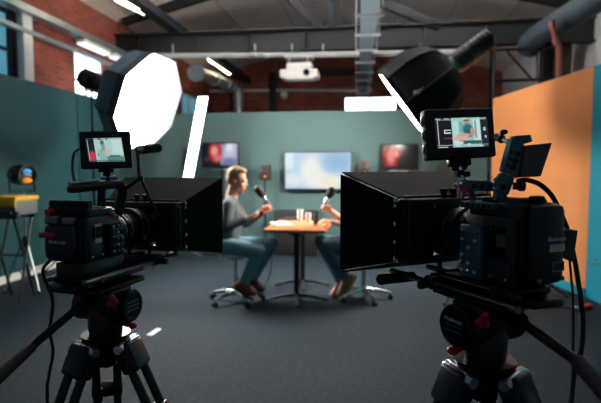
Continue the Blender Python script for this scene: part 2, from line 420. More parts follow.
solo(m.build('conduit_pipe', M['conduit']), 'long pale pipe slung just under the dark roof beam', 'pipe')
# tray over the middle of the room
t = thing('cable_tray', 'pale metal cable tray running away overhead in the middle of the ceiling', 'cable tray', (0, 9, 3.4))
zt = 3.36; a = V((.03, 5.0, zt)); b = V((-.17, 13.4, zt)); d = (b-a).normalized(); s_ = V((d.y, -d.x, 0))
m = MB(); ln = (b-a).length; fr = frame(d)
m.box((a+b)/2, (.2, ln, .012), fr)
for k in (-1, 1): m.box((a+b)/2+s_*.1*k+V((0, 0, .03)), (.012, ln, .07), fr)
m.build('channel', M['traypaint'], t, False)
for k in range(9):
    q = a.lerp(b, (k+.5)/9); mm = MB(); mm.box(q+V((0, 0, -.02)), (.36, .04, .03), fr)
    for e in (-1, 1): mm.tube([q+s_*.165*e, V((q.x+s_.x*.165*e, q.y+s_.y*.165*e, roof_z(q.x)-.0))], .006, 6)
    mm.build('hanger', M['conduit'], t)
# trunking with two tube lamps along the brick side wall
t = thing('wall_trunking', 'grey trunking rail running along the brick wall above the left windows', 'trunking', (XO, 8, 3.4))
q0 = PX(3, 3, XO+.12); q1 = PX(133, 58, XO+.12); q0 = q0 + (q0-q1)*.25; q1 = q1+(q1-q0)*.3; q0.z = q1.z = (q0.z+q1.z)/2
m = MB(); m.box((q0+q1)/2, (.20, (q1-q0).length, .10)); m.build('rail', M['duct'], t, False, bev=.005)
m = MB(); m.box((q0+q1)/2+V((-.05, 0, -.27)), (.10, (q1-q0).length, .06)); m.build('lower_rail', M['duct'], t, False, bev=.004)
TZ = q0.z
def lamp_at(pa, pb, label, mname, w=.14, h=.07, off=V((0, 0, 0))):
    d = (pb-pa); r = thing('ceiling_light', label, 'ceiling light', (pa+pb)/2, 0, None)
    fr = frame(d)
    if mname == 'tube':
        for k in (.2, .8): q = pa.lerp(pb, k); m = MB(); m.tube([q+V((0, 0, .04)), V((q.x, q.y, roof_z(q.x)+.01))], .008, 8); m.build('hanger', M['conduit'], r)
    m = MB(); m.box((pa+pb)/2+V((0, 0, .02)), (w, d.length, h), fr, .01); m.build('housing', M['whitepaint'], r)
    m = MB(); m.box((pa+pb)/2+V((0, 0, -.028)), (w*.9, d.length*.97, .035), fr, .012); m.build('diffuser', M[mname], r)
    return r
def wall_lamp(p0, p1, label):
    a = PX(p0[0], p0[1], XO+.16); b = PX(p1[0], p1[1], XO+.16); b.z = a.z = TZ-.115
    return lamp_at(a, b, label, 'tubecool', .16, .06)
wall_lamp((80, 37), (107, 48), 'cool tube light under the wall trunking, nearer one above the bright left window')
wall_lamp((112, 50), (131, 58), 'cool tube light under the wall trunking, farther one beside the octagonal softbox')
def PR(px, py, drop=.50):
    d = ray(px, py); k = (EAVE-drop-SL*XO-EYE.z+SL*0)/(d.z-SL*d.x); return EYE+d*k
a = PR(153, 15); b = PR(118, -2.5); lamp_at(a, b, 'lit tube light at the top left corner on the near roof slope', 'tube', .15)
for r_ in (0,):
    pass
a2 = PR(211, 58); b2 = PR(232, 73); lamp_at(a2, b2, 'lit tube light seen under the roof beam above the grey duct elbow', 'tube', .21)
# two unseen uplights, added under the near slopes to brighten the ceiling
for xx, nm in ((-2.3, 'left'), (1.0, 'right')):
    zz = roof_z(xx)-.42; r = thing('added_uplight', 'unseen added uplight brightening the ceiling over the %s half of the room' % nm, 'ceiling light', (xx, 7.2, zz))
    m = MB(); m.box((xx, 7.2, zz), (.16, 2.6, .06), None, .01); m.build('housing', M['whitepaint'], r)
    m = MB(); m.box((xx, 7.2, zz+.036), (.12, 2.5, .02), None, .005); m.build('diffuser', M['uplight'], r)
    for yy in (6.2, 8.2): m = MB(); m.tube([(xx, yy, zz), (xx, yy, roof_z(xx)+.01)], .008, 8); m.build('hanger', M['conduit'], r)
# rods that carry the two roof lights are short drop stems
m = None
# round duct along the left wall, elbow turning down
m = MB(); p0 = PY(196, 73, 10.6); p1 = PY(222, 82, 13.6); p2 = PY(234, 88, 14.5); p3 = PY(238.5, 98, 14.6); p4 = V((PY(239, 122, 14.6).x, 14.6, 1.2)); p5 = V((p4.x, 14.6, .0))
path = spline([p0, p1, p2, p3, p4, p5], 10); m.tube(path, .15, 16)
for i in range(0, len(path)-1, 6):
    dd = (path[i+1]-path[i]).normalized(); m.lathe(path[i], dd, [(-.03, .17), (-.03, .185), (.03, .185), (.03, .17)], 16)
solo(m.build('air_duct', M['duct']), 'round metal duct along the far left wall that bends down behind the partition', 'duct')
# fittings on the gable wall
m = MB(); m.box((PY(347, 72, YG).x, YG-.06, PY(347, 72, YG).z), (3.2, .12, .17)); solo(m.build('wall_beam', M['steel'], smooth=False), 'dark beam fixed across the far brick gable wall', 'beam')
m = MB(); m.tube([PY(205, 91, YG-.1), PY(372, 90, YG-.1)], .045, 10)
for px in (215, 255, 300, 345): q = PY(px, 90.5, YG-.1); m.tube([q, q+V((0, .11, 0))], .02, 6)
solo(m.build('wall_pipe', M['conduit']), 'thin pale pipe running level across the far brick gable', 'pipe')
m = MB(); q = PY(273, 90, YG-.12); m.box((q.x, q.y+.02, 2.15), (.2, .16, 4.3), None, .01); m.box((q.x, q.y+.0, 3.9), (.26, .1, .1)); solo(m.build('steel_post', M['steel']), 'dark vertical post against the far brick gable left of the projector', 'post')
m = MB(); q = PY(284, 95, YG-.05); m.lathe(q, (0, 1, 0), [(-.06, .06), (-.02, .11), (.052, .11)], 16); solo(m.build('alarm_sounder', M['white']), 'small round white sounder on the far brick wall', 'alarm')
# projector
t = thing('projector', 'white ceiling projector hanging in front of the brick gable', 'projector', PY(301, 80, 8.85))
q = PY(300, 75, 8.85); m = MB(); m.box(q, (.66, .42, .14), None, .03, 3); m.box(q+V((0, -.02, -.075)), (.5, .34, .04), None, .015); m.build('body', M['white'], t)
m = MB(); m.box(q+V((0, 0, .13)), (.44, .3, .12), None, .02); m.build('upper_case', M['white'], t)
m = MB(); m.lathe(q+V((.14, -.2, 0)), (0, -1, 0), [(0, .055), (.05, .055), (.05, .045), (.03, .04)], 18); m.build('lens', M['glass_black'], t)
m = MB()
for e in (-.19, .13): m.tube([q+V((e, 0, .15)), V((q.x+e, q.y, PY(300, 56, YBM-.1).z))], .014, 8)
m.box((q.x-.03, q.y+.1, PY(300, 57, YBM-.1).z-.04), (.5, .3, .05)); m.build('mount', M['conduit'], t)

# right side: duct, column, red riser, pipe frame
m = MB(); m.tube(spline([PY(612, -10, 6.9), PY(560, 22, 8.0), PY(533, 40, 8.8), PY(528, 50, 9.0)], 8), .18, 18)
solo(m.build('air_duct', M['darkduct']), 'thick grey duct slanting down at the top right corner above the orange wall', 'duct')
cx = PY(548, 60, 9.5); m = MB()
for dx in (-.1, .1): m.box((cx.x+dx, 9.5, 1.85), (.03, .22, 3.7))
m.box((cx.x, 9.5, 1.85), (.2, .03, 3.7)); solo(m.build('steel_column', M['steel'], smooth=False), 'dark steel column rising behind the orange wall', 'column')
m = MB(); YR = 7.6; rp_ = [PY(552, 20, YR), PY(552.5, 28, YR), PY(555, 36, YR), PY(556, 44, YR), PY(559, 58, YR), V((PY(559, 58, YR).x, YR, 1.2)), V((PY(559, 58, YR).x, YR, 0))]
m.tube(spline(rp_, 5), .04, 12); solo(m.build('red_riser_pipe', M['redpipe']), 'red service pipe beside the steel column at upper right', 'pipe')
m = MB(); q = PY(562, 90, 9.35); m.box((q.x+.05, 9.45, 1.83), (.2, .2, 3.66), None, .01); solo(m.build('timber_post', mat('dark_timber', (58, 44, 40), .8, 0, .2, 9)), 'dark brown post just right of the red pipe at upper right', 'post')
t = thing('pipe_frame', 'black scaffold frame of crossed tubes standing behind the orange wall', 'frame', (2.2, 8.85, 0))
yf = 8.8
def bar(name, a, b, r=.028):
    m = MB(); m.tube([a, b], r, 8); m.build(name, M['black'], t)
gx = lambda px, py: PY(px, py, yf)
e0 = gx(493, 50); e1 = gx(557, 48); 
for px in (494, 556): q = gx(px, 46); bar('upright', V((q.x, yf, 0)), q)
bar('rail', gx(490, 50), gx(558, 48)); bar('rail', gx(492, 81), gx(556, 79)); bar('brace', gx(507, 51), gx(533, 81), .022); bar('upright', gx(537, 50), gx(537, 80), .018)
# ------------------------------------------------------------------ studio lights
def light_stand(root, foot, top, spread=.55, az0=.5, metal='blackmetal', r=.016):
    """tripod base and telescopic pole, standing on the floor under the given top point"""
    m = MB(); foot = V(foot)
    k = V((foot.x, foot.y, top.z))
    m.tube([foot+V((0, 0, .12)), foot+V((0, 0, top.z*.5))], r, 10); m.build('pole', M[metal], root)
    m = MB(); m.tube([foot+V((0, 0, top.z*.48)), k], r*.72, 10); m.build('inner_pole', M[metal], root)
    m = MB(); m.lathe(foot+V((0, 0, top.z*.48)), (0, 0, 1), [(-.04, r*1.6), (.03, r*1.6)], 12); m.lathe(foot+V((0, 0, .62)), (0, 0, 1), [(-.04, r*1.7), (.03, r*1.7)], 12)
    m.tube([foot+V((0, 0, top.z*.48)), foot+V((.05, 0, top.z*.48))], .008, 8); m.build('collar', M['black'], root)
    for i in range(3):
        a = az0+i*2*PI/3; d = V((math.cos(a), math.sin(a), 0))
        m = MB(); m.tube([foot+d*.02+V((0, 0, .62)), foot+d*spread+V((0, 0, .015))], .0105, 8)
        m.tube([foot+d*.015+V((0, 0, .16)), foot+d*spread*.52+V((0, 0, .31))], .007, 6); lg = m.build('leg', M[metal], root)
        m = MB(); m.ell(foot+d*spread+V((0, 0, .016)), (.018, .018, .016), None, 8); m.build('rubber_foot', M['rubber'], lg)

def softbox(fc, ax, R, dep, prof, label, foot, dif, az0, logo=None, hs=1.0, yo=.26, a0=0.0):
    fc = V(fc); ax = V(ax).normalized()
    t = thing('octagonal_softbox', label, 'softbox', (foot[0], foot[1], 0), 0)
    n = 8
    m = MB(); m.lathe(fc, ax, [(-dep*a, R*b) for a, b in prof], n, False, a0); sh = m.build('shell', M['fabric'] if logo else M['hazefabric'], t, True, 25)
    sh.modifiers.new('Solid', 'SOLIDIFY').thickness = .008
    m = MB(); m.lathe(fc, ax, [(-.05, R*1.012), (.075 if not logo else .012, R*1.04), (.075 if not logo else .012, R*1.03), (-.012, R*.985)], n, False, a0); m.build('rim', M['lip'] if not logo else M['fabric'], t, False)
    m = MB(); m.lathe(fc, ax, [(-.010, R*.965), (.006, R*.965)], n, True, a0); m.build('diffuser', M[dif], t, False)
    # seams along the ribs
    u = ax.orthogonal().normalized(); w = ax.cross(u); m = MB()
    for k in range(n):
        e = u*math.cos(a0+2*PI*k/n)+w*math.sin(a0+2*PI*k/n)
        m.tube([fc-ax*dep*a+e*(R*b+.004) for a, b in prof], .007, 6)
    m.build('ribs', M['rubber'], t)
    m = MB(); bk = fc-ax*dep; m.lathe(bk, ax, [(-.05, .10), (.02, .11), (.02, .06)], 20); m.build('speed_ring', M['greymetal'], t)
    # lamp head behind it
    hd = MB(); hd.lathe(bk, ax, [(-.36*hs, .055*hs), (-.35*hs, .075*hs), (-.16*hs, .078*hs), (-.15*hs, .088*hs), (-.05, .088*hs)], 20); lh = hd.build('lamp_head', M['black'], t)
    fins = MB()
    for k in range(5): fins.lathe(bk, ax, [((-.33+k*.035)*hs, .085*hs), ((-.32+k*.035)*hs, .085*hs)], 20)
    fins.build('cooling_fins', M['blackmetal'], lh)
    s_ = ax.cross(V((0, 0, 1))).normalized(); yk = bk-ax*yo*hs
    m = MB(); m.tube([yk+s_*.085, yk+s_*.115, yk+s_*.115-V((0, 0, .14)), yk-s_*.115-V((0, 0, .14)), yk-s_*.115, yk-s_*.085], .012, 8)
    m.build('yoke', M['blackmetal'], t)
    for e in (1, -1):
        m = MB(); m.tube([yk+s_*.112*e, yk+s_*.15*e], .026, 12); m.build('knob', M['black'], t)
    m = MB(); m.ell(bk-ax*.362*hs+V((0, 0, .02)), (.02, .02, .02), None, 10); m.build('indicator', M['spotblue'], lh)
    top = yk-V((0, 0, .14))
    light_stand(t, (top.x, top.y, 0), top, .85, az0, 'blackmetal', .02)
    if logo: logo(t)
    return t, bk
DOME = [(1, .2), (.97, .36), (.86, .62), (.66, .85), (.4, .97), (.15, 1.0), (0, 1.0)]
BARREL = [(1, .22), (.985, .40), (.92, .64), (.80, .84), (.62, .97), (.4, 1.03), (.15, 1.02), (0, 1.0)]
lc = PD(146, 102, 6.35)
def cdir(r, a, z): return RT*r+FH*a+V((0, 0, z))
al = cdir(.94, -.30, -.37)
bkl = lc-al.normalized()*.80
softbox(lc, al, .63, .50, DOME, 'large octagonal softbox at left, its white face lit and turned to the table', (bkl.x, bkl.y), 'diffuser_left', .9, None, 1.5, .26, PI/8)
rc = PD(402.5, 104, 5.95)
ar = cdir(-.76, .185, -.58)
def logo(t):
    p = PD(420, 78, 5.2); a = ar.normalized()
    # printed on the shell, facing the camera side
    v = (EYE-rc).normalized(); side = (v-a*v.dot(a)).normalized()
    o = rc-a*.25+side*.478+a.cross(side)*.0
    x = (PD(440, 66, 5.9)-PD(405, 84, 5.9)).normalized()
    text_mesh('printed_logo', 'Aputure', .07, o, x, side.cross(x), M['whiteink'], t, .004)
softbox(rc, ar, .475, .70, BARREL, 'black octagonal softbox at right seen from behind, with a pale logo on its side', (1.3, 5.8), 'diffuser_right', 4.0, logo, 1.45, .36)

# LED strip panel, leaning on its floor stand
t = thing('strip_light', 'tall narrow strip light glowing white beside the left softbox', 'strip light', PZ(178, 258, 0))
b0 = PZ(178, 258, 0); d_ = (b0-EYE).dot(FW)
pt = PD(203, 97, d_); pb = PD(186, 190, d_); fr = Matrix((RT, (pt-pb).cross(RT).normalized()*-1, (pt-pb).normalized())).transposed()
ln = (pt-pb).length
ctr = (pt+pb)/2; m = MB(); m.box(ctr+FH*.03, (.17, .05, ln+.03), fr, .008); m.build('housing', M['greymetal'], t)
m = MB(); m.box(ctr-FH*.002, (.15, .02, ln), fr, .006); m.build('lit_panel', M['strip'], t)
m = MB(); m.tube([b0+V((0, 0, .1)), V((b0.x, b0.y, pb.z-.2)), pb+FH*.03+V((0, 0, .05))], .016, 10); m.build('pole', M['greymetal'], t)
for i in range(3):
    a = .4+i*2*PI/3; d = V((math.cos(a), math.sin(a), 0)); m = MB(); m.tube([b0+V((0, 0, .3)), b0+d*.36+V((0, 0, .014))], .014, 8); m.build('leg', M['greymetal'], t)

# small round studio lamp and yellow case at far left
YF = 5.35
ft = V((PY(24, 200, YF).x, YF, 0))
t = thing('studio_lamp', 'small black round studio lamp on a floor stand over the yellow mixer', 'lamp', ft)
q = PY(22, 175, YF); ax = cdir(.93, -.36, -.05).normalized()
m = MB(); m.lathe(q, ax, [(-.14, .06), (-.12, .10), (-.06, .118), (.06, .122), (.10, .128), (.10, .115), (.05, .105)], 22); m.build('housing', M['black'], t)
m = MB(); m.lathe(q, ax, [(.045, .104), (.07, .104)], 22); m.build('lens', M['glass_black'], t)
for dz, mm, hh in ((.05, 'spotblue', .05), (.0, 'whiteink', .025), (-.065, 'spotglow', .05)):
    m = MB(); m.ell(q+ax*.072+V((0, 0, dz*.9)), (.06, .05, hh*.62), None, 12); m.build('glowing_led', M[mm], t)
s_ = ax.cross(V((0, 0, 1))).normalized()
m = MB(); m.tube([q+s_*.135, q+s_*.165, q+s_*.165-V((0, 0, .19)), q-s_*.165-V((0, 0, .19)), q-s_*.165, q-s_*.135], .012, 8); m.build('yoke', M['black'], t)
light_stand(t, ft, V((q.x, q.y, q.z-.19)), .24, -.4, 'greymetal', .014)
# mixer on a folding stand
YM = 4.8
a = PY(-14, 205, YM); b = PY(18, 205, YM); z0 = PY(15, 216, YM).z; z1 = PY(15, 196.5, YM-.0).z
t = thing('mixing_desk', 'yellow topped mixing desk on a black stand at the left edge', 'mixer', ((a.x+b.x)/2, YM, z0))
cx = (a.x+b.x)/2; w = b.x-a.x; m = MB()
m.box((cx, YM+.14, (z0+z1)/2-.02), (w, .36, z1-z0-.05), None, .012); m.build('case', mat('grey_case', (104, 108, 110), .5, 0, .1, 20), t)
m = MB(); m.box((cx, YM+.14, z1-.045+.02), (w+.02, .38, .045), None, .01); m.build('cover', M['yellow'], t)
m = MB(); m.box((cx, YM-.042, z1-.06), (w+.01, .02, .09), None, .006); m.build('front_strip', M['yellow'], t)
for k in range(5):
    q = V((a.x+.06+k*.085, YM-.045, z0+.035)); m = MB(); m.lathe(q, (0, -1, 0), [(0, .020), (.025, .016), (.026, .0)], 12); m.build('knob', M['black'], t)
t2 = thing('mixer_stand', 'black folding stand carrying the yellow mixing desk', 'stand', (cx, YM+.14, 0))
for e in (-1, 1):
    m = MB(); m.tube([V((cx+e*w*.42, YM+.0, .02)), V((cx+e*w*.36, YM+.28, z0-.03))], .014, 8); m.build('leg', M['black'], t2)
    m = MB(); m.tube([V((cx+e*w*.38, YM+.28, .02)), V((cx+e*w*.36, YM+.0, z0-.03))], .014, 8); m.build('leg', M['black'], t2)
m = MB(); m.box((cx, YM+.0, z0-.015), (w*.95, .035, .03)); m.box((cx, YM+.28, z0-.015), (w*.95, .035, .03)); m.box((cx, YM+.14, z0-.024), (.04, .3, .02)); m.build('top_rail', M['black'], t2, False)
m = MB(); m.tube([V((cx-w*.4, YM+.14, .5)), V((cx+w*.4, YM+.14, .5))], .011, 8); m.build('cross_bar', M['black'], t2)

# ------------------------------------------------------------------ displays along the back partition
def tv(px0, py0, px1, py1, Y, label, smat, stand, name='television'):
    a = PY(px0, py1, Y); b = PY(px1, py0, Y); cx = (a.x+b.x)/2
    t = thing(name, label, 'television', (cx, Y, 0 if stand else a.z))
    w = b.x-a.x; h = b.z-a.z; c = V((cx, Y+.03, (a.z+b.z)/2))
    m = MB(); m.box(c, (w, .06, h), None, .012); m.build('cabinet', M['black'], t)
    bz = .022
    screen('screen', [V((a.x+bz, Y-.002, a.z+bz+.01)), V((b.x-bz, Y-.002, a.z+bz+.01)), V((b.x-bz, Y-.002, b.z-bz)), V((a.x+bz, Y-.002, b.z-bz))], smat, t)
    m = MB()
    if stand:
        m.box((cx, Y+.075, c.z), (.3, .035, h*.7)); m.box((cx, Y+.02, a.z-.035), (w*.5, .16, .025)); m.build('bracket', M['greymetal'], t, False)
        m = MB(); m.tube([V((cx, Y+.11, .03)), V((cx, Y+.11, c.z))], .03, 10); m.build('pole', M['steel'], t)
        m = MB(); m.box((cx, Y+.0, .02), (.5, .40, .035), None, .01); m.build('base', M['steel'], t)
    else:
        m.box((cx, (Y+.05+YB)/2, c.z), (w*.5, YB-Y-.05, h*.5)); m.build('wall_mount', M['steel'], t, False)
    return t
s1 = screen_mat('screen_left', (12, 20, 30), [('r', .50, .04, .99, .97, (150, 160, 200), .05), ('e', .74, .55, .2, .3, (196, 196, 222), .5), ('e', .76, .15, .2, .2, (120, 130, 170), .5), ('e', .37, .62, .19, .42, (205, 60, 70), .4), ('e', .33, .66, .09, .2, (250, 170, 160), .6), ('e', .42, .35, .10, .16, (240, 120, 120), .6), ('e', .1, .3, .06, .1, (90, 40, 50), .5)], .75)
s2 = screen_mat('screen_centre', (176, 208, 232), [('e', .3, .9, .5, .5, (196, 222, 240), .7), ('r', 0, .55, .12, 1, (226, 240, 246), .3), ('e', .42, .52, .17, .38, (240, 244, 236), .5), ('e', .6, .25, .34, .24, (240, 240, 234), .5), ('e', .12, .25, .14, .18, (226, 234, 240), .6), ('e', .8, .75, .22, .3, (150, 190, 224), .8), ('e', .7, .16, .14, .1, (244, 236, 208), .6)], .95)
s3 = screen_mat('screen_right', (8, 9, 11), [('e', .27, .45, .2, .5, (190, 34, 36), .45), ('e', .30, .62, .22, .22, (228, 80, 66), .5), ('e', .27, .48, .1, .3, (248, 150, 140), .6), ('e', .12, .8, .07, .12, (190, 90, 80), .6), ('e', .42, .6, .05, .14, (250, 170, 160), .5), ('r', .82, .48, .9, .52, (40, 60, 60), .2)], .8)
tv(202, 142, 239, 167.5, 8.15, 'small television at left showing a red figure beside a lilac panel', s1, True)
tv(284, 151, 352, 190.5, 8.38, 'large television on the back wall showing a pale blue picture', s2, False)
tv(380, 143.5, 418.5, 169, 8.15, 'small television at right showing a red figure on black', s3, True)
def speaker(px, py, Y, label):
    q = PY(px, py, Y); t = thing('loudspeaker', label, 'loudspeaker', (q.x, Y+.05, 0))
    m = MB(); m.box(q+V((0, .07, 0)), (.18, .18, .24), None, .012); m.build('cabinet', mat('brown_black_veneer', (48, 38, 38), .5, 0, .15, 20), t)
    m = MB(); m.lathe(q+V((0, -.022, -.05)), (0, -1, 0), [(0, .06), (.006, .06), (.002, .045), (.0, .02), (.008, .012)], 18); m.build('woofer', M['rubber'], t)
    m = MB(); m.lathe(q+V((0, -.022, .06)), (0, -1, 0), [(0, .026), (.006, .026), (.002, .012)], 14); m.build('tweeter', M['rubber'], t)
    m = MB(); m.ell(q+V((.02, -.028, -.075)), (.016, .008, .016), None, 10); m.build('indicator_lamp', M['spotglow'], t)
    m = MB(); m.tube([V((q.x, Y+.07, .02)), V((q.x, Y+.07, q.z-.12))], .017, 10); m.build('pole', M['black'], t)
    m = MB(); m.lathe((q.x, Y+.07, 0), (0, 0, 1), [(0, .11), (.018, .11), (.03, .05)], 24); m.box((q.x, Y+.07, q.z-.125), (.14, .14, .01)); m.build('base', M['black'], t)
speaker(264, 172, 8.15, 'small speaker on a thin pole between the left and large televisions')
speaker(364, 168, 8.2, 'small speaker just right of the large television, above the matte box edge')
# black cabinet under the large television
a = PY(275, 252, 8.2); b = PY(317, 211.5, 8.2)
t = thing('equipment_cabinet', 'low black cabinet against the back wall behind the table', 'cabinet', ((a.x+b.x)/2, 8.2, 0))
cx = (a.x+b.x)/2; w = b.x-a.x; h = b.z
m = MB(); m.box((cx, 8.28, h/2), (w, .36, h), None, .01); m.build('body', M['darkcase'], t)
for e in (-1, 1):
    m = MB(); m.box((cx+e*w*.245, 8.093, h/2), (w*.47, .016, h*.92), None, .005); dd = m.build('door', M['darkcase'], t)
    m = MB(); m.tube([(cx+e*.03, 8.075, h*.52), (cx+e*.03, 8.075, h*.62)], .006, 8); m.build('handle', M['greymetal'], dd)

# ------------------------------------------------------------------ table and what is on it
ZT = .81
t0, t1 = PZ(263, 229.3, ZT), PZ(326.5, 229.3, ZT); yb_ = t0.y+.95
t = thing('high_table', 'square orange-brown wooden table on black posts between the two men', 'table', ((t0.x+t1.x)/2, t0.y+.45, 0))
cx = (t0.x+t1.x)/2; w = t1.x-t0.x; cy = (t0.y+yb_)/2
m = MB(); m.box((cx, cy, ZT-.018), (w, yb_-t0.y, .036), None, .006); m.build('tabletop', M['wood'], t)
for px, py in ((296.5, 301), (302.5, 286)):
    g = PZ(px, py, 0); m = MB(); m.tube([g+V((0, 0, .03)), V((g.x, g.y, ZT-.04))], .03, 14); m.build('post', M['black'], t)
    for a in (.15, .15+PI/2, .15+PI, .15+1.5*PI):
        d = V((math.cos(a), math.sin(a)*.8, 0)); m = MB(); m.tube([g+V((0, 0, .07)), g+d*.16+V((0, 0, .055)), g+d*.34+V((0, 0, .012))], [.022, .018, .012], 8); m.build('foot', M['black'], t)
m = MB(); m.box((cx, cy, ZT-.055), (.12, .82, .04)); m.build('top_plate', M['black'], t, False)
def on_table(px, py, dz=0): q = PZ(px, py, ZT); q.z += dz; return q
q = on_table(281, 223.5, .003); m = MB(); m.box(q, (.19, .27, .004), Matrix.Rotation(.5, 3, 'Z')); solo(m.build('paper_sheet', M['paper'], smooth=False), 'pale sheet of paper lying on the left of the table', 'paper')
q = on_table(289, 219.5, .010); m = MB(); m.box(q, (.16, .24, .018), Matrix.Rotation(-.3, 3, 'Z'), .004); solo(m.build('notebook', M['black']), 'dark closed notebook lying on the table behind the paper', 'notebook')
def tumbler(px, py, h, label):
    q = on_table(px, py, .001); t = thing('drinking_glass', label, 'glass', q)
    m = MB(); m.lathe(q, (0, 0, 1), [(0, .030), (h, .037), (h, .0345), (.008, .0275), (.008, .001)], 20, False); m.build('tumbler', M['glass'], t)
    m = MB(); m.lathe(q, (0, 0, 1), [(.0085, .027), (h*.7, .0315)], 20); m.build('water', M['glass'], t)
tumbler(300, 222, .15, 'taller glass tumbler of water near the middle of the table')
tumbler(308, 223, .12, 'shorter glass tumbler to the right of the taller one on the table')
q = on_table(316, 225, .001); m = MB(); m.lathe(q, (0, 0, 1), [(0, .028), (.06, .036), (.06, .033), (.006, .025), (.006, .001)], 18, False); m.tube([q+V((.034, 0, .045)), q+V((.055, 0, .04)), q+V((.052, 0, .02)), q+V((.031, 0, .015))], .005, 6)
solo(m.build('cup', M['darkcase']), 'small dark cup near the right edge of the table', 'cup')

# ------------------------------------------------------------------ stools
def stool(base, seat_z, label, rz):
    t = thing('swivel_stool', label, 'stool', base, 0, None); base = V(base)
    m = MB(); m.lathe(base, (0, 0, 1), [(seat_z-.055, .12), (seat_z-.05, .175), (seat_z-.02, .185), (seat_z-.004, .175), (seat_z, .12)], 28); m.build('seat', M['white'], t)
    m = MB(); m.lathe(base, (0, 0, 1), [(seat_z-.075, .09), (seat_z-.054, .10)], 16); m.build('seat_plate', M['blackmetal'], t)
    m = MB(); m.tube([base+V((0, 0, .11)), base+V((0, 0, .30))], .026, 14); m.tube([base+V((0, 0, .30)), base+V((0, 0, seat_z-.07))], .016, 12); m.build('gas_lift', M['chrome'], t)
    m = MB(); m.lathe(base, (0, 0, 1), [(.075, .045), (.13, .04), (.14, .03)], 18)
    for k in range(5):
        a = rz+k*2*PI/5; d = V((math.cos(a), math.sin(a), 0))
        m.tube([base+d*.03+V((0, 0, .112)), base+d*.16+V((0, 0, .10)), base+d*.30+V((0, 0, .072))], [.026, .022, .016], 8)
    m.build('star_base', M['chrome'], t)
    for k in range(5):
        a = rz+k*2*PI/5; d = V((math.cos(a), math.sin(a), 0)); q = base+d*.295; s = V((-d.y, d.x, 0))
        m = MB()
        for e in (-1, 1): m.tube([q+s*(.006*e)+V((0, 0, .028)), q+s*(.024*e)+V((0, 0, .028))], .027, 12)
        m.tube([q+V((0, 0, .03)), q+V((0, 0, .078))], .008, 8); m.build('caster', M['rubber'], t)
SB1 = PZ(236, 301.5, 0); SB2 = PZ(363.5, 299, 0)
stool(SB1, .555, 'white swivel stool with a chrome star base under the man at left', .35)
stool(SB2, .555, 'swivel stool with a chrome star base under the man at right, behind the matte box', .1)
# ------------------------------------------------------------------ people
def remeshed(mb, name, m, parent, vox, smooth_it=4, bump=0):
    bm = mb.bm; me = bpy.data.meshes.new('src'); bm.to_mesh(me); bm.free()
    o = bpy.data.objects.new('src', me); C.objects.link(o)
    r = o.modifiers.new('r', 'REMESH'); r.mode = 'VOXEL'; r.voxel_size = vox
    s = o.modifiers.new('s', 'SMOOTH'); s.iterations = smooth_it; s.factor = .5
    bpy.context.view_layer.update()
    me2 = bpy.data.meshes.new_from_object(o.evaluated_get(bpy.context.evaluated_depsgraph_get()))
    bpy.data.objects.remove(o); bpy.data.meshes.remove(me)
    me2.transform(INV[parent.name]); me2.name = name; me2.materials.clear(); me2.materials.append(m)
    for p in me2.polygons: p.use_smooth = True
    o = bpy.data.objects.new(name, me2); C.objects.link(o); o.parent = parent; INV[o.name] = INV[parent.name]
    return o

def hand(mb, wr, dirv, palm, side_sgn, curl, spread=.0):
    """palm plus five fingers: dirv points along the hand, palm is the way the palm faces"""
    f = V(dirv).normalized(); pn = (V(palm)-f*V(palm).dot(f)).normalized(); s = f.cross(pn)*side_sgn
    for k, off in enumerate((-.028, -.009, .010, .027)):            # palm ridge per finger
        mb.caps(wr+s*off*.6, wr+f*.088+s*off, .0135, .0105, 10)
    lens = ((.040, .025, .02), (.046, .029, .022), (.042, .027, .021), (.033, .02, .018))
    for k, (off, L) in enumerate(zip((.029, .010, -.010, -.029), lens)):
        p = wr+f*(.088-.004*abs(k-1))+s*off; a = 0
        for j, l in enumerate(L):
            a += curl*(1.0 if j else .75)
            d = f*math.cos(a)+pn*math.sin(a); q = p+d*l
            mb.caps(p, q, .0092-.0012*j, .0086-.0012*j, 8); p = q
    p = wr+f*.028+s*.03
    for j, (l, d) in enumerate(((.038, f*.55+s*.6+pn*.5), (.032, f*.75+s*.1+pn*.75), (.026, f*.6-s*.3+pn*.75))):
        d = V(d).normalized(); q = p+d*l; mb.caps(p, q, .0125-.0018*j, .0108-.0018*j, 8); p = q

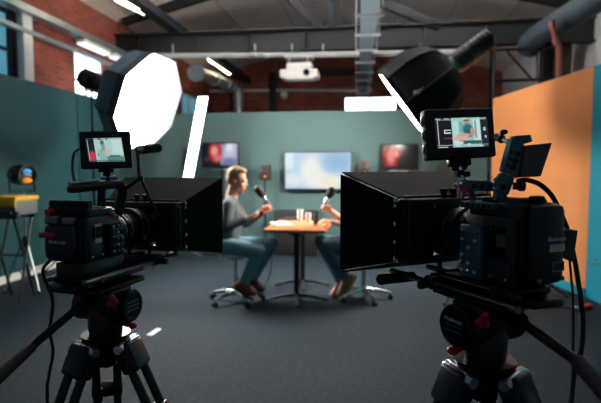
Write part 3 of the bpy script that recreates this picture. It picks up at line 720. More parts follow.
def make_person(label, J, hair_m, top_m, leg_m, shoe_m, sleeves, base, nod=0.0, boots=True):
    t = thing('person', label, 'person', base)
    hf = V(J['face']).normalized(); up = (V((0, 0, 1))+hf*nod); R = frame(hf, up)     # right, forward, up
    hc = V(J['head']); k = J.get('hs', 1.0)
    def hp(x, y, z): return hc+R@V((x, y, z))*k
    def er(a, b, c_): return (a*k, b*k, c_*k)
    b = MB()
    b.ell(hp(0, -.012, .038), er(.076, .094, .092), R, 20); b.ell(hp(0, .028, -.030), er(.062, .070, .082), R, 20)
    b.ell(hp(0, .060, -.098), er(.030, .026, .022), R, 12); b.caps(hp(-.045, .0, -.075), hp(0, .06, -.1), .022*k, .022*k); b.caps(hp(.045, .0, -.075), hp(0, .06, -.1), .022*k, .022*k)
    b.caps(hp(0, .092, .008), hp(0, .106, -.030), .009*k, .012*k, 10); b.ell(hp(0, .098, -.034), er(.018, .012, .009), R, 10)
    b.caps(hp(-.035, .084, .018), hp(.035, .084, .018), .012*k, .012*k, 10)
    b.caps(hp(-.02, .090, -.064), hp(.02, .090, -.064), .008*k, .008*k, 8); b.caps(hp(-.016, .088, -.074), hp(.016, .088, -.074), .009*k, .009*k, 8)
    for e in (-1, 1):
        b.ell(hp(e*.046, .062, -.034), er(.024, .024, .024), R, 10)
        b.ell(hp(e*.078, -.012, -.012), er(.010, .022, .032), R, 10)
    chest, belly, pel = V(J['chest']), V(J['belly']), V(J['pelvis'])
    nk = V(J['neck'])
    b.caps(nk, hp(0, -.022, -.05), .066, .062)
    for s in 'NF':
        sh, el, wr = V(J['sh'+s]), V(J['el'+s]), V(J['wr'+s]); hi, kn, an, to = (V(J[n+s]) for n in ('hp', 'kn', 'an', 'to'))
        b.caps(nk, sh, .055, .050); b.caps(chest, sh, .09, .052); b.caps(sh, el, .050, .040); b.caps(el, wr, .040, .026)
        hd = J['hand'+s]; hand(b, wr, hd[0], hd[1], hd[2], hd[3])
        b.caps(pel, hi, .10, .085); b.caps(hi, kn, .082, .058); b.caps(kn, kn.lerp(an, .35), .054, .054); b.caps(kn.lerp(an, .35), an, .054, .036); b.caps(an, to, .034, .030)
    b.caps(chest, belly, .115, .105); b.caps(belly, pel, .105, .115); b.caps(V(J['shN']).lerp(chest, .45), V(J['hpN']).lerp(belly, .5), .09, .085); b.caps(V(J['shF']).lerp(chest, .45), V(J['hpF']).lerp(belly, .5), .09, .085)
    body = remeshed(b, 'body', M['skin'], t, .0062, 3)
    # eyes
    for e in (-1, 1):
        m = MB(); m.ell(hp(e*.032, .083, .0), er(.012, .010, .009), R, 10); ey = m.build('eye', M['white'], t)
        m = MB(); m.ell(hp(e*.032, .0925, .0), er(.005, .003, .005), R, 8); m.build('iris', M['glass_black'], ey)
    # hair: a cap over the skull, short at the neck
    m = MB(); m.ell(hp(0, -.024, .056), er(.083, .094, .090), R, 20); m.ell(hp(0, -.052, .010), er(.077, .066, .075), R, 18)
    m.ell(hp(0, .038, .106), er(.060, .048, .034), R, 14); m.caps(hp(-.06, .03, .07), hp(-.078, .0, .01), .014*k, .008*k); m.caps(hp(.06, .03, .07), hp(.078, .0, .01), .014*k, .008*k)
    remeshed(m, 'hair', M[hair_m], t, .009, 4)
    # top
    m = MB(); g = .014
    m.caps(chest, belly, .125+g, .118+g); m.caps(belly, pel.lerp(belly, .25), .118+g, .124+g)
    m.caps(nk-V((0, 0, .02)), nk+V((0, 0, .012)), .066, .062)
    for s in 'NF':
        sh, el, wr = V(J['sh'+s]), V(J['el'+s]), V(J['wr'+s])
        m.caps(nk-V((0, 0, .01)), sh, .058+g*.5, .054+g); m.caps(chest, sh, .10+g, .056+g)
        m.caps(sh.lerp(chest, .45), V(J['hp'+s]).lerp(belly, .5), .095+g, .092+g)
        if sleeves == 'long': m.caps(sh, el, .055+g, .046+g); m.caps(el, wr.lerp(el, .12), .046+g, .030+g)
        else: m.caps(sh, sh.lerp(el, .62), .056+g, .054+g)
    remeshed(m, 'sweater' if sleeves == 'long' else 't_shirt', M[top_m], t, .012, 3)
    # trousers
    m = MB(); g = .013
    m.caps(pel, pel.lerp(belly, .35), .115+g, .105+g)
    for s in 'NF':
        hi, kn, an = (V(J[n+s]) for n in ('hp', 'kn', 'an'))
        m.caps(pel, hi, .105+g, .090+g); m.caps(hi, kn, .088+g, .064+g); m.caps(kn, an.lerp(kn, .06), .062+g, .042+g)
    remeshed(m, 'jeans', M[leg_m], t, .012, 3)
    for s in 'NF':
        an, to = V(J['an'+s]), V(J['to'+s]); fd = (to-an).normalized(); dn = V((0, 0, -1)); dn = (dn-fd*dn.dot(fd)).normalized(); sd = fd.cross(dn)
        m = MB(); heel = an-fd*.045+dn*.045
        m.caps(an-fd*.01, heel, .048, .042); m.caps(heel, to-fd*.05+dn*.03, .042, .047); m.caps(to-fd*.05+dn*.03, to+dn*.02, .047, .036); m.caps(an, to-fd*.06+dn*.015, .046, .042)
        if boots: m.caps(an+ (V(J['kn'+s])-an).normalized()*.075, an, .052, .050)
        sh_ = remeshed(m, 'shoe', M[shoe_m], t, .008, 3)
        m = MB(); Rm = Matrix((sd, fd, -dn)).transposed()
        m.box((heel+to)/2+dn*.062, (.085, (to-heel).length+.08, .016), Rm, .007, 3); m.build('sole', M['sole' if shoe_m == 'leather_tan' else 'rubber'], sh_)
    return t

# --- man on the left, facing right
D = 5.38
def near_far(p, off): return p
J = {}
J['head'] = PD(237.2, 180.5, D); J['face'] = cdir(.93, -.12, -.16); J['hs'] = 1.06
J['neck'] = PD(231.5, 198.5, D); J['chest'] = PD(231.5, 213, D); J['belly'] = PD(228.5, 231, D); J['pelvis'] = PD(226, 245, D)
J['shN'] = PD(228, 206, D-.19); J['shF'] = PD(233, 205, D+.19)
J['elN'] = PD(226, 226.5, D-.27); J['wrN'] = PD(246, 219, D-.20)
J['elF'] = PD(246, 223, D+.24); J['wrF'] = PD(262, 212, D+.16)
J['hpN'] = PD(225, 246, D-.09); J['hpF'] = PD(226, 245, D+.10)
J['knN'] = PD(259, 251, D-.17); J['knF'] = PD(271, 244, D+.13)
J['anN'] = PD(243.5, 284, D-.12); J['anF'] = PD(252, 280, D+.06)
J['toN'] = PD(254.5, 291.5, D-.12); J['toF'] = PD(263, 287.5, D+.06)
J['handN'] = (cdir(.92, -.05, .25), cdir(0, .35, .9), -1, .55)
J['handF'] = (cdir(.75, -.1, .65), cdir(.35, -.85, -.3), -1, 1.05)
make_person('man with short sandy hair in grey sweater and jeans seated at left, holding a microphone', J, 'hair_blond', 'sweater', 'jeans', 'leather', 'long', SB1)
# wristwatch on the far wrist
wd = (J['wrF']-J['elF']).normalized(); wp = J['wrF']-wd*.0
t = thing('wristwatch', 'black wristwatch on the wrist of the man at left', 'watch', wp-wd*.02)
m = MB(); m.lathe(wp-wd*.012, wd, [(-.011, .040), (.011, .038)], 20, False); o = m.build('strap', M['rubber'], t); o.modifiers.new('S', 'SOLIDIFY').thickness = .005
m = MB(); m.lathe(wp-wd*.012+(EYE-wp).normalized()*.040, (EYE-wp), [(-.004, .02), (.008, .02), (.009, .016)], 18); m.build('case', M['blackmetal'], t)

def microphone(a, b, label):
    """a: capsule end, b: tail"""
    a, b = V(a), V(b); d = (a-b).normalized(); L = (a-b).length
    t = thing('handheld_microphone', label, 'microphone', b)
    m = MB(); m.lathe(b, d, [(0, .013), (.01, .017), (L*.45, .0225), (L*.58, .025)], 18); m.build('handle', M['greymetal'], t)
    m = MB(); m.lathe(b, d, [(L*.40, .0225), (L*.62, .026)], 18); m.build('collar', M['chrome'], t)
    m = MB(); m.lathe(b, d, [(L*.56, .028), (L*.66, .042), (L*.86, .045), (L*.96, .034), (L, .008)], 18); m.build('foam_windshield', M['rubber'], t)
    return t
hF = J['wrF']+J['handF'][0].normalized()*.085
mc = PD(268.5, 203.5, D+.12); dmic = (PD(255.5, 186, D+.05)-mc)
microphone(mc+dmic, mc-dmic*.35, 'handheld microphone with black foam held up by the man at left')
tail = mc-dmic*.35
m = MB(); m.tube(spline([tail, tail+V((.03, .0, -.10)), PD(272, 235, D+.1), PD(271.5, 262, D+.05), PD(268, 280, D+.1), PZ(258, 291, .006), PZ(247, 296, .006)], 8), .0045, 6)
solo(m.build('microphone_cable', M['rubber']), 'thin black cable hanging from the left microphone to the carpet', 'cable')

# --- man on the right, facing left, mostly behind the matte box
D2 = 5.55
K = {}
K['head'] = PD(352.5, 186.5, D2); K['face'] = cdir(-.95, -.1, -.12); K['hs'] = 1.06
K['neck'] = PD(358, 203, D2); K['chest'] = PD(358, 216, D2); K['belly'] = PD(361, 233, D2); K['pelvis'] = PD(364, 247, D2)
K['shN'] = PD(360, 209, D2-.19); K['shF'] = PD(355, 208, D2+.19)
K['elN'] = PD(352, 228, D2-.22); K['wrN'] = PD(331.5, 221.5, D2-.14)
K['elF'] = PD(345, 222, D2+.12); K['wrF'] = PD(331, 211, D2+.05)
K['hpN'] = PD(365, 248, D2-.09); K['hpF'] = PD(364, 247, D2+.10)
K['knN'] = PD(326, 246, D2-.12); K['knF'] = PD(321, 241, D2+.16)
K['anN'] = PD(346, 279, D2-.10); K['anF'] = PD(340.5, 282, D2+.08)
K['toN'] = PD(338.5, 293, D2-.14); K['toF'] = PD(332.5, 294, D2+.06)
K['handN'] = (cdir(-.96, -.05, .1), cdir(0, .3, -.9), 1, .5)
K['handF'] = (cdir(-.72, -.1, .55), cdir(-.35, -.85, -.3), 1, 1.05)
make_person('man in a pale top and dark jeans seated at right, mostly behind the matte box', K, 'hair_brown', 'tee', 'jeans_dark', 'leather_tan', 'short', SB2, 0, False)
mc = PD(324.5, 204.5, D2+.02); dmic = PD(333.5, 187, D2+.0)-mc
microphone(mc+dmic, mc-dmic*.45, 'handheld microphone held by the man at right, in front of the large television')
# ------------------------------------------------------------------ camera rigs in the foreground
class Rig:
    def __init__(s, th, fc, zc, gap, near):
        s.a = RT*(-math.sin(th))+FH*math.cos(th); s.r = RT*math.cos(th)+FH*math.sin(th)
        s.gap = gap; s.s = near; s.O = HF(fc[0], fc[1], zc)-s.a*gap
        s.R = Matrix((s.r, s.a, V((0, 0, 1)))).transposed()
    def L(s, n, y, z): return s.O+s.r*(s.s*n)+s.a*y+V((0, 0, z))     # n: towards the side we see
    @property
    def n(s): return s.r*s.s
    def box(s, mb, n0, n1, y0, y1, z0, z1, bev=0.0):
        mb.box(s.L((n0+n1)/2, (y0+y1)/2, (z0+z1)/2), (abs(n1-n0), abs(y1-y0), abs(z1-z0)), s.R, bev)
Z3 = V((0, 0, 1))

def cinema_camera(rg, label, zb, zt, hood, btop=-.012):
    """rg: frame; zb, zt: underside and top of the body; hood: top and bottom of the flags' front edge"""
    L, bx, g = rg.L, rg.box, rg.gap
    base = L(0, -.06, zb-.026); t = thing('cinema_camera', label, 'camera', base)
    m = MB(); bx(m, -.050, .038, -.112, 0, zb, zt, .008); bx(m, -.05, .030, -.10, -.004, zt-.004, zt+.010, .004)
    body = m.build('body', M['black'], t)
    # front mount block and grooved side
    m = MB(); m.lathe(L(0, -.002, 0), rg.a, [(0, .046), (.012, .046), (.014, .040), (.022, .038)], 28); m.build('lens_mount', M['blackmetal'], t)
    m = MB(); bx(m, .036, .050, -.052, -.003, zb+.004, zt-.020, .004); pn = m.build('control_panel', M['bluealu' if rg.s < 0 else 'blackmetal'], t)
    for k in range(2):
        m = MB(); bx(m, .0495, .0525, -.047, -.010, zt-.034-.016*k, zt-.030-.016*k, .001); m.build('lit_slot', M['greymetal'], pn)
    for i in range(3):
        for j in range(5):
            if (i+j*2) % 7 == 6: continue
            q = L(.0495, -.012-.015*i, zb+.016+.0135*j); m = MB(); m.lathe(q, rg.n, [(0, .0030), (.0026, .0030), (.0032, .0022)], 10); m.build('button', M['whiteink'] if (i+j) % 2 == 0 else M['greymetal'], pn)
    m = MB()
    for k in range(6): bx(m, .037, .0415, -.060-.006*k-.0028, -.060-.006*k, zb+.05, zt-.022, .0008)
    bx(m, .0365, .0385, -.095, -.057, zb+.045, zt-.018); m.build('vent_grille', M['blackmetal'], t)
    m = MB(); bx(m, .037, .040, -.106, -.062, zb+.010, zb+.040, .003); sd = m.build('side_door', M['black'], t)
    for k in (0, 1): m = MB(); m.lathe(L(.039, -.068-.032*k, zb+.014), rg.n, [(0, .003), (.003, .0026)], 8); m.build('screw', M['chrome'], sd)
    # battery plate and battery at the back
    m = MB(); bx(m, -.046, .030, -.122, -.111, zb+.004, zt-.006, .003); m.build('battery_plate', M['blackmetal'], t)
    m = MB(); bx(m, -.046, .024, -.142, -.116, zb+.008, zt+btop, .013); bt = m.build('battery', M['black'], t)
    return t, bt, body

def matte_box(rg, t, hood, fz=.06, hw=.112, ow=.1535):
    L, bx, g = rg.L, rg.box, rg.gap
    yf = g-.14
    m = MB(); 
    for sg in (1, -1):
        bx(m, sg*(hw-.008), sg*hw, yf-.032, yf, -fz, fz); bx(m, -hw, hw, yf-.032, yf, sg*(fz-.008), sg*fz)
    # rear plate round the lens opening
    bx(m, -hw, -.052, yf-.034, yf-.027, -fz, fz); bx(m, .052, hw, yf-.034, yf-.027, -fz, fz)
    bx(m, -.053, .053, yf-.034, yf-.027, .047, fz); bx(m, -.053, .053, yf-.034, yf-.027, -fz, -.047)
    m.lathe(L(0, yf-.042, 0), rg.a, [(0, .050), (.03, .056), (.03, .048), (0, .045)], 28, False)
    mbx = m.build('matte_box_frame', M['black'], t, True, 30, .0015)
    m = MB()                                                    # filter trays
    for y in (.008, .019): bx(m, hw-.001, hw+.004, yf-y-.008, yf-y, -fz*.82, fz*.82, .001)
    m.build('filter_tray', M['blackmetal'], mbx)
    ht, hb = hood; th = .0035; outs = []
    def flag(nm, p):
        p = [L(*q) for q in p]; nrm = (p[1]-p[0]).cross(p[2]-p[0]).normalized()
        mm = MB(); mm.prism(p, nrm*th); outs.append(mm.build(nm, M['flag'], t, False, 30, .0012))
    flag('top_flag', [(hw, yf, fz), (-hw, yf, fz), (-ow, g, ht), (ow, g, ht)])
    flag('bottom_flag', [(-hw, yf, -fz), (hw, yf, -fz), (ow, g, hb), (-ow, g, hb)])
    flag('side_flag', [(hw, yf, -fz), (hw, yf, fz), (ow+.001, g, ht-.002), (ow+.001, g, hb+.002)])
    flag('side_flag', [(-hw, yf, fz), (-hw, yf, -fz), (-ow-.001, g, hb+.002), (-ow-.001, g, ht-.002)])
    # hinge line with bright screws, top clamp knobs
    m = MB(); m.tube([L(hw+.004, yf-.002, -fz+.006), L(hw+.004, yf-.002, fz-.004)], .0042, 8); hg = m.build('hinge', M['blackmetal'], t)
    for k, z in enumerate((-fz+.006, -.022, .012, fz-.014, fz-.003)):
        m = MB(); m.ell(L(hw+.008, yf-.003, z), (.0036, .0036, .005 if k % 2 else .0065), None, 8); m.build('screw', M['chrome'], hg)
    for n in (-.012, .012):
        m = MB(); m.lathe(L(n, yf-.012, fz), Z3, [(0, .006), (.010, .006), (.012, .0075), (.018, .0075)], 10); m.build('clamp_knob', M['blackmetal'], t)
    m = MB(); m.tube([L(hw-.004, yf-.012, fz+.004), L(-hw+.004, yf-.012, fz+.004)], .003, 8); m.build('hinge_bar', M['blackmetal'], t)
    return yf

def lens(rg, t, yf):
    L = rg.L; e = yf-.03
    m = MB(); m.lathe(L(0, .018, 0), rg.a, [(0, .036), (.010, .038), (.014, .036), (e-.07, .037), (e-.06, .043), (e-.02, .045), (e-.005, .046), (e-.004, .038)], 32); ln = m.build('lens', M['blackmetal'], t)
    def ring(nm, y0, y1, r, mm, knurl=0):
        m = MB(); n = 48; pr = [(y0, r-.002), (y0+.001, r), (y1-.001, r), (y1, r-.002)]
        m.lathe(L(0, 0, 0), rg.a, pr, n)
        o = m.build(nm, M[mm], ln, not knurl)
    ring('mount_ring', .019, .024, .0392, 'chrome'); ring('iris_ring', .028, .040, .0405, 'shoulder', 1); ring('silver_band', .043, .0455, .0405, 'chrome'); ring('focus_ring', e-.045, e-.024, .0475, 'shoulder', 1); ring('index_band', e-.018, e-.0165, .0468, 'greymetal')
    m = MB(); m.lathe(L(0, 0, 0), rg.a, [(e+.004, .043), (e+.009, .041), (e+.013, .030), (e+.015, .001)], 28); m.build('front_element', M['glass_black'], ln)

def support(rg, t, zb, rod_end, rz=-.004):
    L, bx = rg.L, rg.box
    m = MB(); bx(m, -.042, .042, -.120, .060, zb-.012, zb, .003); bp = m.build('base_plate', M['blackmetal'], t)
    m = MB(); bx(m, -.032, .032, -.150, .095, zb-.024, zb-.012, .002)
    m.build('dovetail_plate', M['blackmetal'], t, True, 30, .001)
    for n in (-.03, .03):
        m = MB(); m.tube([L(n*1.63, -.135, zb+rz), L(n*1.63, rod_end, zb+rz)], .0060, 12); m.build('support_rod', M['greymetal'], t)
    y0 = rg.gap-.165
    m = MB(); bx(m, -.058, .058, y0-.012, y0+.012, zb+rz-.010, zb+rz+.014, .003); m.build('rod_clamp', M['black'], t)
    for n in (-.03, .03):
        m = MB(); m.tube([L(n, y0, zb+rz+.008), L(n, y0, -.058)], .005, 8); m.build('matte_box_bracket', M['blackmetal'], t)
    m = MB(); m.tube([L(.056, y0, zb+rz), L(.078, y0, zb+rz-.002)], .0075, 10); m.build('clamp_knob', M['black'], t)
    for y in (-.13, -.09): 
        m = MB(); m.tube([L(.044, y, zb-.008), L(.058, y, zb-.008)], .006, 10); m.build('lock_knob', M['black'], t)
    m = MB(); bx(m, .0418, .0426, -.115, .055, zb-.0085, zb-.0075); m.build('edge_line', M['chrome'], bp, False)

def slab_px(mb, poly, d, th):
    """a plate of real thickness whose near face has this outline, at the given distance"""
    mb.prism([PD(x, y, dd) for (x, y), dd in zip(poly, d if isinstance(d, (list, tuple)) else [d]*len(poly))], FH*th)
def holes_px(parent, pts, d, r, fwd=.0):
    for x, y in pts:
        q = PD(x, y, d); m = MB(); m.lathe(q-FH*.0012, FH, [(0, r), (.0012, r), (.0014, r*.4)], 12); m.build('hole', M['rubber'], parent)

def fluid_tripod(rg, label, zb, pan, legs, text=None):
    L = rg.L; zt = zb-.024; hc = L(.030, -.05, 0)
    ctr = V((hc.x, hc.y, 0)); zw = rg.O.z
    zhead = zw+zt
    t = thing('camera_tripod', label, 'tripod', ctr)
    m = MB(); rg.box(m, -.012, .068, -.115, .045, zt-.012, zt, .003); m.build('mounting_plate', M['blackmetal'], t)
    m = MB(); m.tube([L(-.030, -.05, zt-.048), L(.086, -.05, zt-.048)], .034, 24); rg.box(m, -.02, .072, -.09, -.01, zt-.05, zt-.010, .006)
    m.lathe(V((hc.x, hc.y, zw+zt-.11)), Z3, [(0, .034), (.012, .036), (.04, .037), (.07, .034)], 24); hd = m.build('fluid_head', M['black'], t)
    m = MB(); m.lathe(L(.084, -.045, zt-.046), rg.n, [(0, .036), (.010, .036), (.014, .033), (.014, .028), (.011, .026)], 28); dk = m.build('drag_dial', M['blackmetal'], hd)
    for k in range(3):
        m = MB(); rg.box(m, .0955, .0975, -.066, -.024, zt-.056+.009*k, zt-.0535+.009*k); m.build('dial_mark', M['greymetal'], dk, False)
    if text:
        text_mesh('printed_logo', text, .010, L(.0985, -.045, zt-.036), -rg.a*1.0 if rg.s < 0 else rg.a, Z3, M['whiteink'], dk, .0004)
    m = MB(); q = L(.078, -.098, zt-.030); m.tube([q, q+rg.n*.012+Z3*.004], .008, 10); m.caps(q+rg.n*.012+Z3*.004, q+rg.n*.014+Z3*.02-rg.a*.012, .008, .005, 10); m.build('red_lock_lever', M['red'], hd)
    m = MB(); q = L(.05, -.03, zt-.088); m.tube([q, q+rg.n*.03+Z3*-.006], .0075, 10); m.ell(q+rg.n*.034+Z3*-.007, (.010, .010, .008), None, 10); m.build('pan_lock_knob', M['red'], hd)
    # bowl and shoulders
    zb2 = zw+zt-.11
    m = MB(); m.lathe(V((hc.x, hc.y, zb2)), Z3, [(-.075, .012), (-.070, .022), (-.03, .026), (-.028, .040), (-.006, .052), (.0, .052)], 26); m.build('bowl', M['blackmetal'], t)
    apex = V((hc.x, hc.y, zb2-.022))
    for az, rad in legs:
        d = RT*math.cos(az)+FH*math.sin(az); sd = V((-d.y, d.x, 0)); top = apex+d*.050; foot = V((hc.x, hc.y, 0))+d*rad; dv = (foot-top); ln_ = dv.length; dv.normalize()
        fr = Matrix((sd, sd.cross(dv)*-1, -dv)).transposed()
        m = MB(); m.box(top+dv*.026, (.066, .040, .066), fr, .009, 3); m.box(apex+d*.028+Z3*-.004, (.040, .05, .03), Matrix((sd, d, Z3)).transposed(), .006); sh = m.build('leg_shoulder', M['shoulder'], t)
        m = MB(); m.lathe(top-sd*.036, sd, [(-.006, .009), (0, .012), (.072, .012), (.078, .009)], 14); m.build('pivot_bolt', M['chrome'], sh)
        m = MB()
        for e in (-1, 1): m.tube([top+dv*.03+sd*.024*e, top+dv*(ln_*.52)+sd*.022*e], .0098, 12)
        m.box(top+dv*(ln_*.5), (.066, .03, .045), fr, .006); m.tube([top+dv*(ln_*.5), foot-dv*.03], .011, 12)
        lg = m.build('leg', mat('brown_black_tube', (44, 38, 36), .4, .3, .15, 20), t)
        m = MB(); m.box(top+dv*.165, (.070, .028, .030), fr, .005, 2); m.box(top+dv*.165+fr@V((.02, -.018, 0)), (.02, .012, .036), fr, .003); m.build('leg_lock', M['shoulder'], lg)
        m = MB(); m.ell(foot+Z3*.022, (.026, .026, .022), None, 12); m.build('rubber_foot', M['rubber'], lg)
    # pan bar
    m = MB(); m.lathe(pan[0], (pan[1]-pan[0]), [(-.02, .014), (.012, .014)], 14); m.tube([pan[0], pan[1]], .0078, 12); pb_ = m.build('pan_bar', M['blackmetal'], t)
    m = MB(); d = (pan[2]-pan[1]).normalized(); m.lathe(pan[1], d, [(-.004, .0085), (0, .0105), ((pan[2]-pan[1]).length, .0115), ((pan[2]-pan[1]).length+.01, .010)], 16); m.build('grip', M['rubber'], pb_)
    return t

def field_monitor(label, corners, dl, dr_, th, scr, smat, side=None):
    """corners px: TL, TR, BR, BL of the front face; dl, dr_: distance of its left and right edges"""
    P = [PD(*corners[0], dl), PD(*corners[1], dr_), PD(*corners[2], dr_), PD(*corners[3], dl)]
    t = thing('field_monitor', label, 'monitor', (P[2]+P[3])/2)
    x = ((P[1]-P[0])+(P[2]-P[3])).normalized(); y = ((P[0]-P[3])+(P[1]-P[2])).normalized(); sh_ = x.dot(y)*.5; x = (x-y*sh_).normalized(); y = (y-x*y.dot(x)).normalized(); nz = x.cross(y)     # towards the viewer
    c = sum(P, V())/4; w = ((P[1]-P[0]).length+(P[2]-P[3]).length)/2; h = ((P[0]-P[3]).length+(P[1]-P[2]).length)/2
    R = Matrix((x, y, nz)).transposed()
    m = MB(); m.box(c-nz*th/2, (w, h, th), R, .005, 3); m.build('housing', M['black'], t)
    m = MB(); m.box(c-nz*(th+.008), (w*.6, h*.6, .018), R, .004); m.build('battery', M['black'], t)
    def on(px, py):                                         # pixel to the screen plane
        d = ray(px, py); k = (c+nz*.0006-EYE).dot(nz)/d.dot(nz); return EYE+d*k
    q = [on(*scr[k]) for k in (3, 2, 1, 0)]
    screen('screen', q, smat, t)
    if side:
        for k in range(3):
            m = MB(); m.box(c-x*(w/2+.0008)-nz*th/2+y*h*(.28-.28*k), (.004, h*.2, th*.5), R, .0015); bt = m.build('side_button', M['greymetal'], t)
            m = MB(); m.box(c-x*(w/2+.0030)-nz*th/2+y*h*(.28-.28*k), (.002, h*.13, th*.3), R, .0008); m.build('key', M['black'], bt)
    return t, c, x, y, nz

# ================================================================= left rig
lg = Rig(-math.radians(16), (-.3625, 1.412), H-.145, .29, 1)
ZBL, ZTL = -.052, .044
cl, bt, body = cinema_camera(lg, 'black cinema camera at left aimed right, with red rear tabs and a large matte box', ZBL, ZTL, None)
yf = matte_box(lg, cl, (.119, -.089)); lens(lg, cl, yf); support(lg, cl, ZBL-.03, .22)
m = MB(); lg.box(m, -.036, .032, -.118, .02, ZBL-.031, ZBL, .002); m.build('riser_block', M['black'], cl)
L = lg.L
text_mesh('printed_logo', 'Blackmagic', .0095, L(-.008, -.1428, -.004), lg.r, Z3, M['whiteink'], bt)
m = MB(); lg.box(m, -.048, -.010, -.149, -.128, ZTL-.040, ZTL-.029, .003); m.build('red_release_tab', M['red'], cl)
m = MB(); lg.box(m, -.044, -.012, -.138, -.112, ZTL-.014, ZTL+.004, .004); m.build('battery_connector', M['greymetal'], cl)
m = MB(); lg.box(m, -.004, .018, -.136, -.112, ZTL-.014, ZTL+.002, .004); m.build('battery_connector', M['greymetal'], cl)
m = MB(); lg.box(m, .0382, .0392, -.088, -.066, ZTL-.060, ZTL-.016); m.build('sticker', M['cream'], cl, False)
m = MB(); m.lathe(L(.030, -.026, ZTL-.004), lg.n*.6+Z3, [(0, .009), (.008, .009), (.010, .006)], 14); m.build('record_button', M['red'], cl)
m = MB(); m.lathe(L(-.008, -.040, ZTL+.008), Z3, [(0, .044), (.006, .044), (.006, .034), (0, .034)], 30); m.build('oval_top_ring', M['bluealu'], cl)
# rod clamp and cold shoes on the rear top
m = MB(); lg.box(m, -.052, .036, -.118, -.086, ZTL+.004, ZTL+.022, .004); m.tube([L(-.056, -.102, ZTL+.026), L(.040, -.102, ZTL+.026)], .008, 12); m.build('rear_bracket', M['blackmetal'], cl)
m = MB(); m.tube([L(-.040, -.106, ZTL+.010), L(-.040, -.132, ZTL+.010)], .0075, 12); m.build('red_knob', M['red'], cl)
# top handle on a front post
hA, hB = PD(69, 189.5, 1.03), PD(120, 184, 1.15)
m = MB(); m.tube([hA, hA.lerp(hB, .1), hA.lerp(hB, .9), hB], [.007, .009, .009, .008], 14); th_ = m.build('top_handle', M['rubber'], cl)
m = MB(); m.tube([hA+Z3*.012, hA.lerp(hB, .55)+Z3*.013], .004, 8); m.build('handle_rail', M['greymetal'], th_)
m = MB(); pf = PD(117.5, 214, 1.155); m.tube([hB, hB.lerp(pf, .25)+lg.a*.012, hB.lerp(pf, .7)+lg.a*.008, pf], .012, 12); m.build('handle_post', M['blackmetal'], cl)
m = MB(); q = hA.lerp(hB, .62); pr = PD(101, 207, 1.10); m.tube([q, pr], .009, 12); m.build('handle_post', M['blackmetal'], cl)
# side strut beside the matte box
m = MB(); m.tube([PD(140.5, 178, 1.16), PD(147, 192, 1.18), PD(158, 217, 1.20)], .0036, 8); m.ell(PD(140.5, 178, 1.16), (.008,)*3, None, 10); m.ell(PD(158, 217, 1.2), (.007,)*3, None, 10)
m.tube([PD(140.5, 178, 1.16), PD(123, 190, 1.15)], .0045, 8); m.tube([PD(158, 217, 1.2), L(.10, yf-.03, .0)], .0045, 8); m.build('strut', M['blackmetal'], cl)
# tripod
fluid_tripod(lg, 'fluid head tripod carrying the left camera, its pan bar reaching to the lower left', ZBL-.03,
             (PD(90, 298, 1.04), PD(31, 347, .92), PD(-9, 384, .82)), ((math.radians(234), .52), (math.radians(-10), .54), (math.radians(112), .5)))
# monitor on the left camera
sL = screen_mat('field_screen_left', (178, 214, 208), [('r', 0, 0, .22, 1, (26, 34, 46)), ('e', .13, .2, .09, .24, (200, 66, 74), .25), ('r', .5, 0, 1, .22, (92, 140, 142), .15), ('r', .3, .0, .52, .52, (150, 190, 186), .3),
    ('e', .44, .78, .05, .14, (70, 96, 96), .4), ('r', .40, .44, .50, .74, (128, 164, 160), .3), ('e', .54, .4, .08, .1, (205, 190, 180), .4), ('r', .60, .20, .9, .26, (60, 100, 104), .2), ('r', .70, .30, .98, .98, (196, 228, 222), .1),
    ('r', .02, .955, .98, .97, (18, 26, 32)), ('r', .35, .93, .42, .99, (24, 34, 40)), ('r', .55, .93, .60, .99, (24, 34, 40)), ('r', .02, .02, .98, .05, (40, 70, 76)), ('r', .03, .03, .05, .95, (170, 190, 190)), ('r', .28, .22, .30, .35, (40, 60, 60))], .85)
ml, c, x, y, nz = field_monitor('small monitor on the left camera showing a pale cyan picture with a red patch', [(77.5, 131), (130.5, 130.5), (133, 168.5), (82, 167.5)], 1.14, 1.18, .022,
              [(85.2, 138.7), (121, 137.6), (125, 161.3), (88.8, 161.5)], sL)
m = MB(); q = PD(106, 168, 1.175); e_ = PD(109, 184, 1.15); m.box(q, (.034, .02, .010), Matrix((x, y, nz)).transposed(), .003); m.tube([q, e_], .0055, 10); m.ell(q.lerp(e_, .45), (.010,)*3, None, 12); m.build('mount_arm', M['blackmetal'], ml)
m = MB(); k_ = q.lerp(e_, .6); m.tube([k_-x*.016, k_+x*.02], .005, 10); m.build('clamp_knob', M['chrome'], ml)
m = MB(); m.tube(spline([PD(80, 149, 1.17), PD(74.5, 153, 1.15), PD(72.5, 165, 1.12), PD(74, 178, 1.06), PD(76, 187, 1.05)], 8), .0032, 8)
solo(m.build('monitor_cable', M['rubber']), 'thin black cable looping from the left monitor down to the camera handle', 'cable')
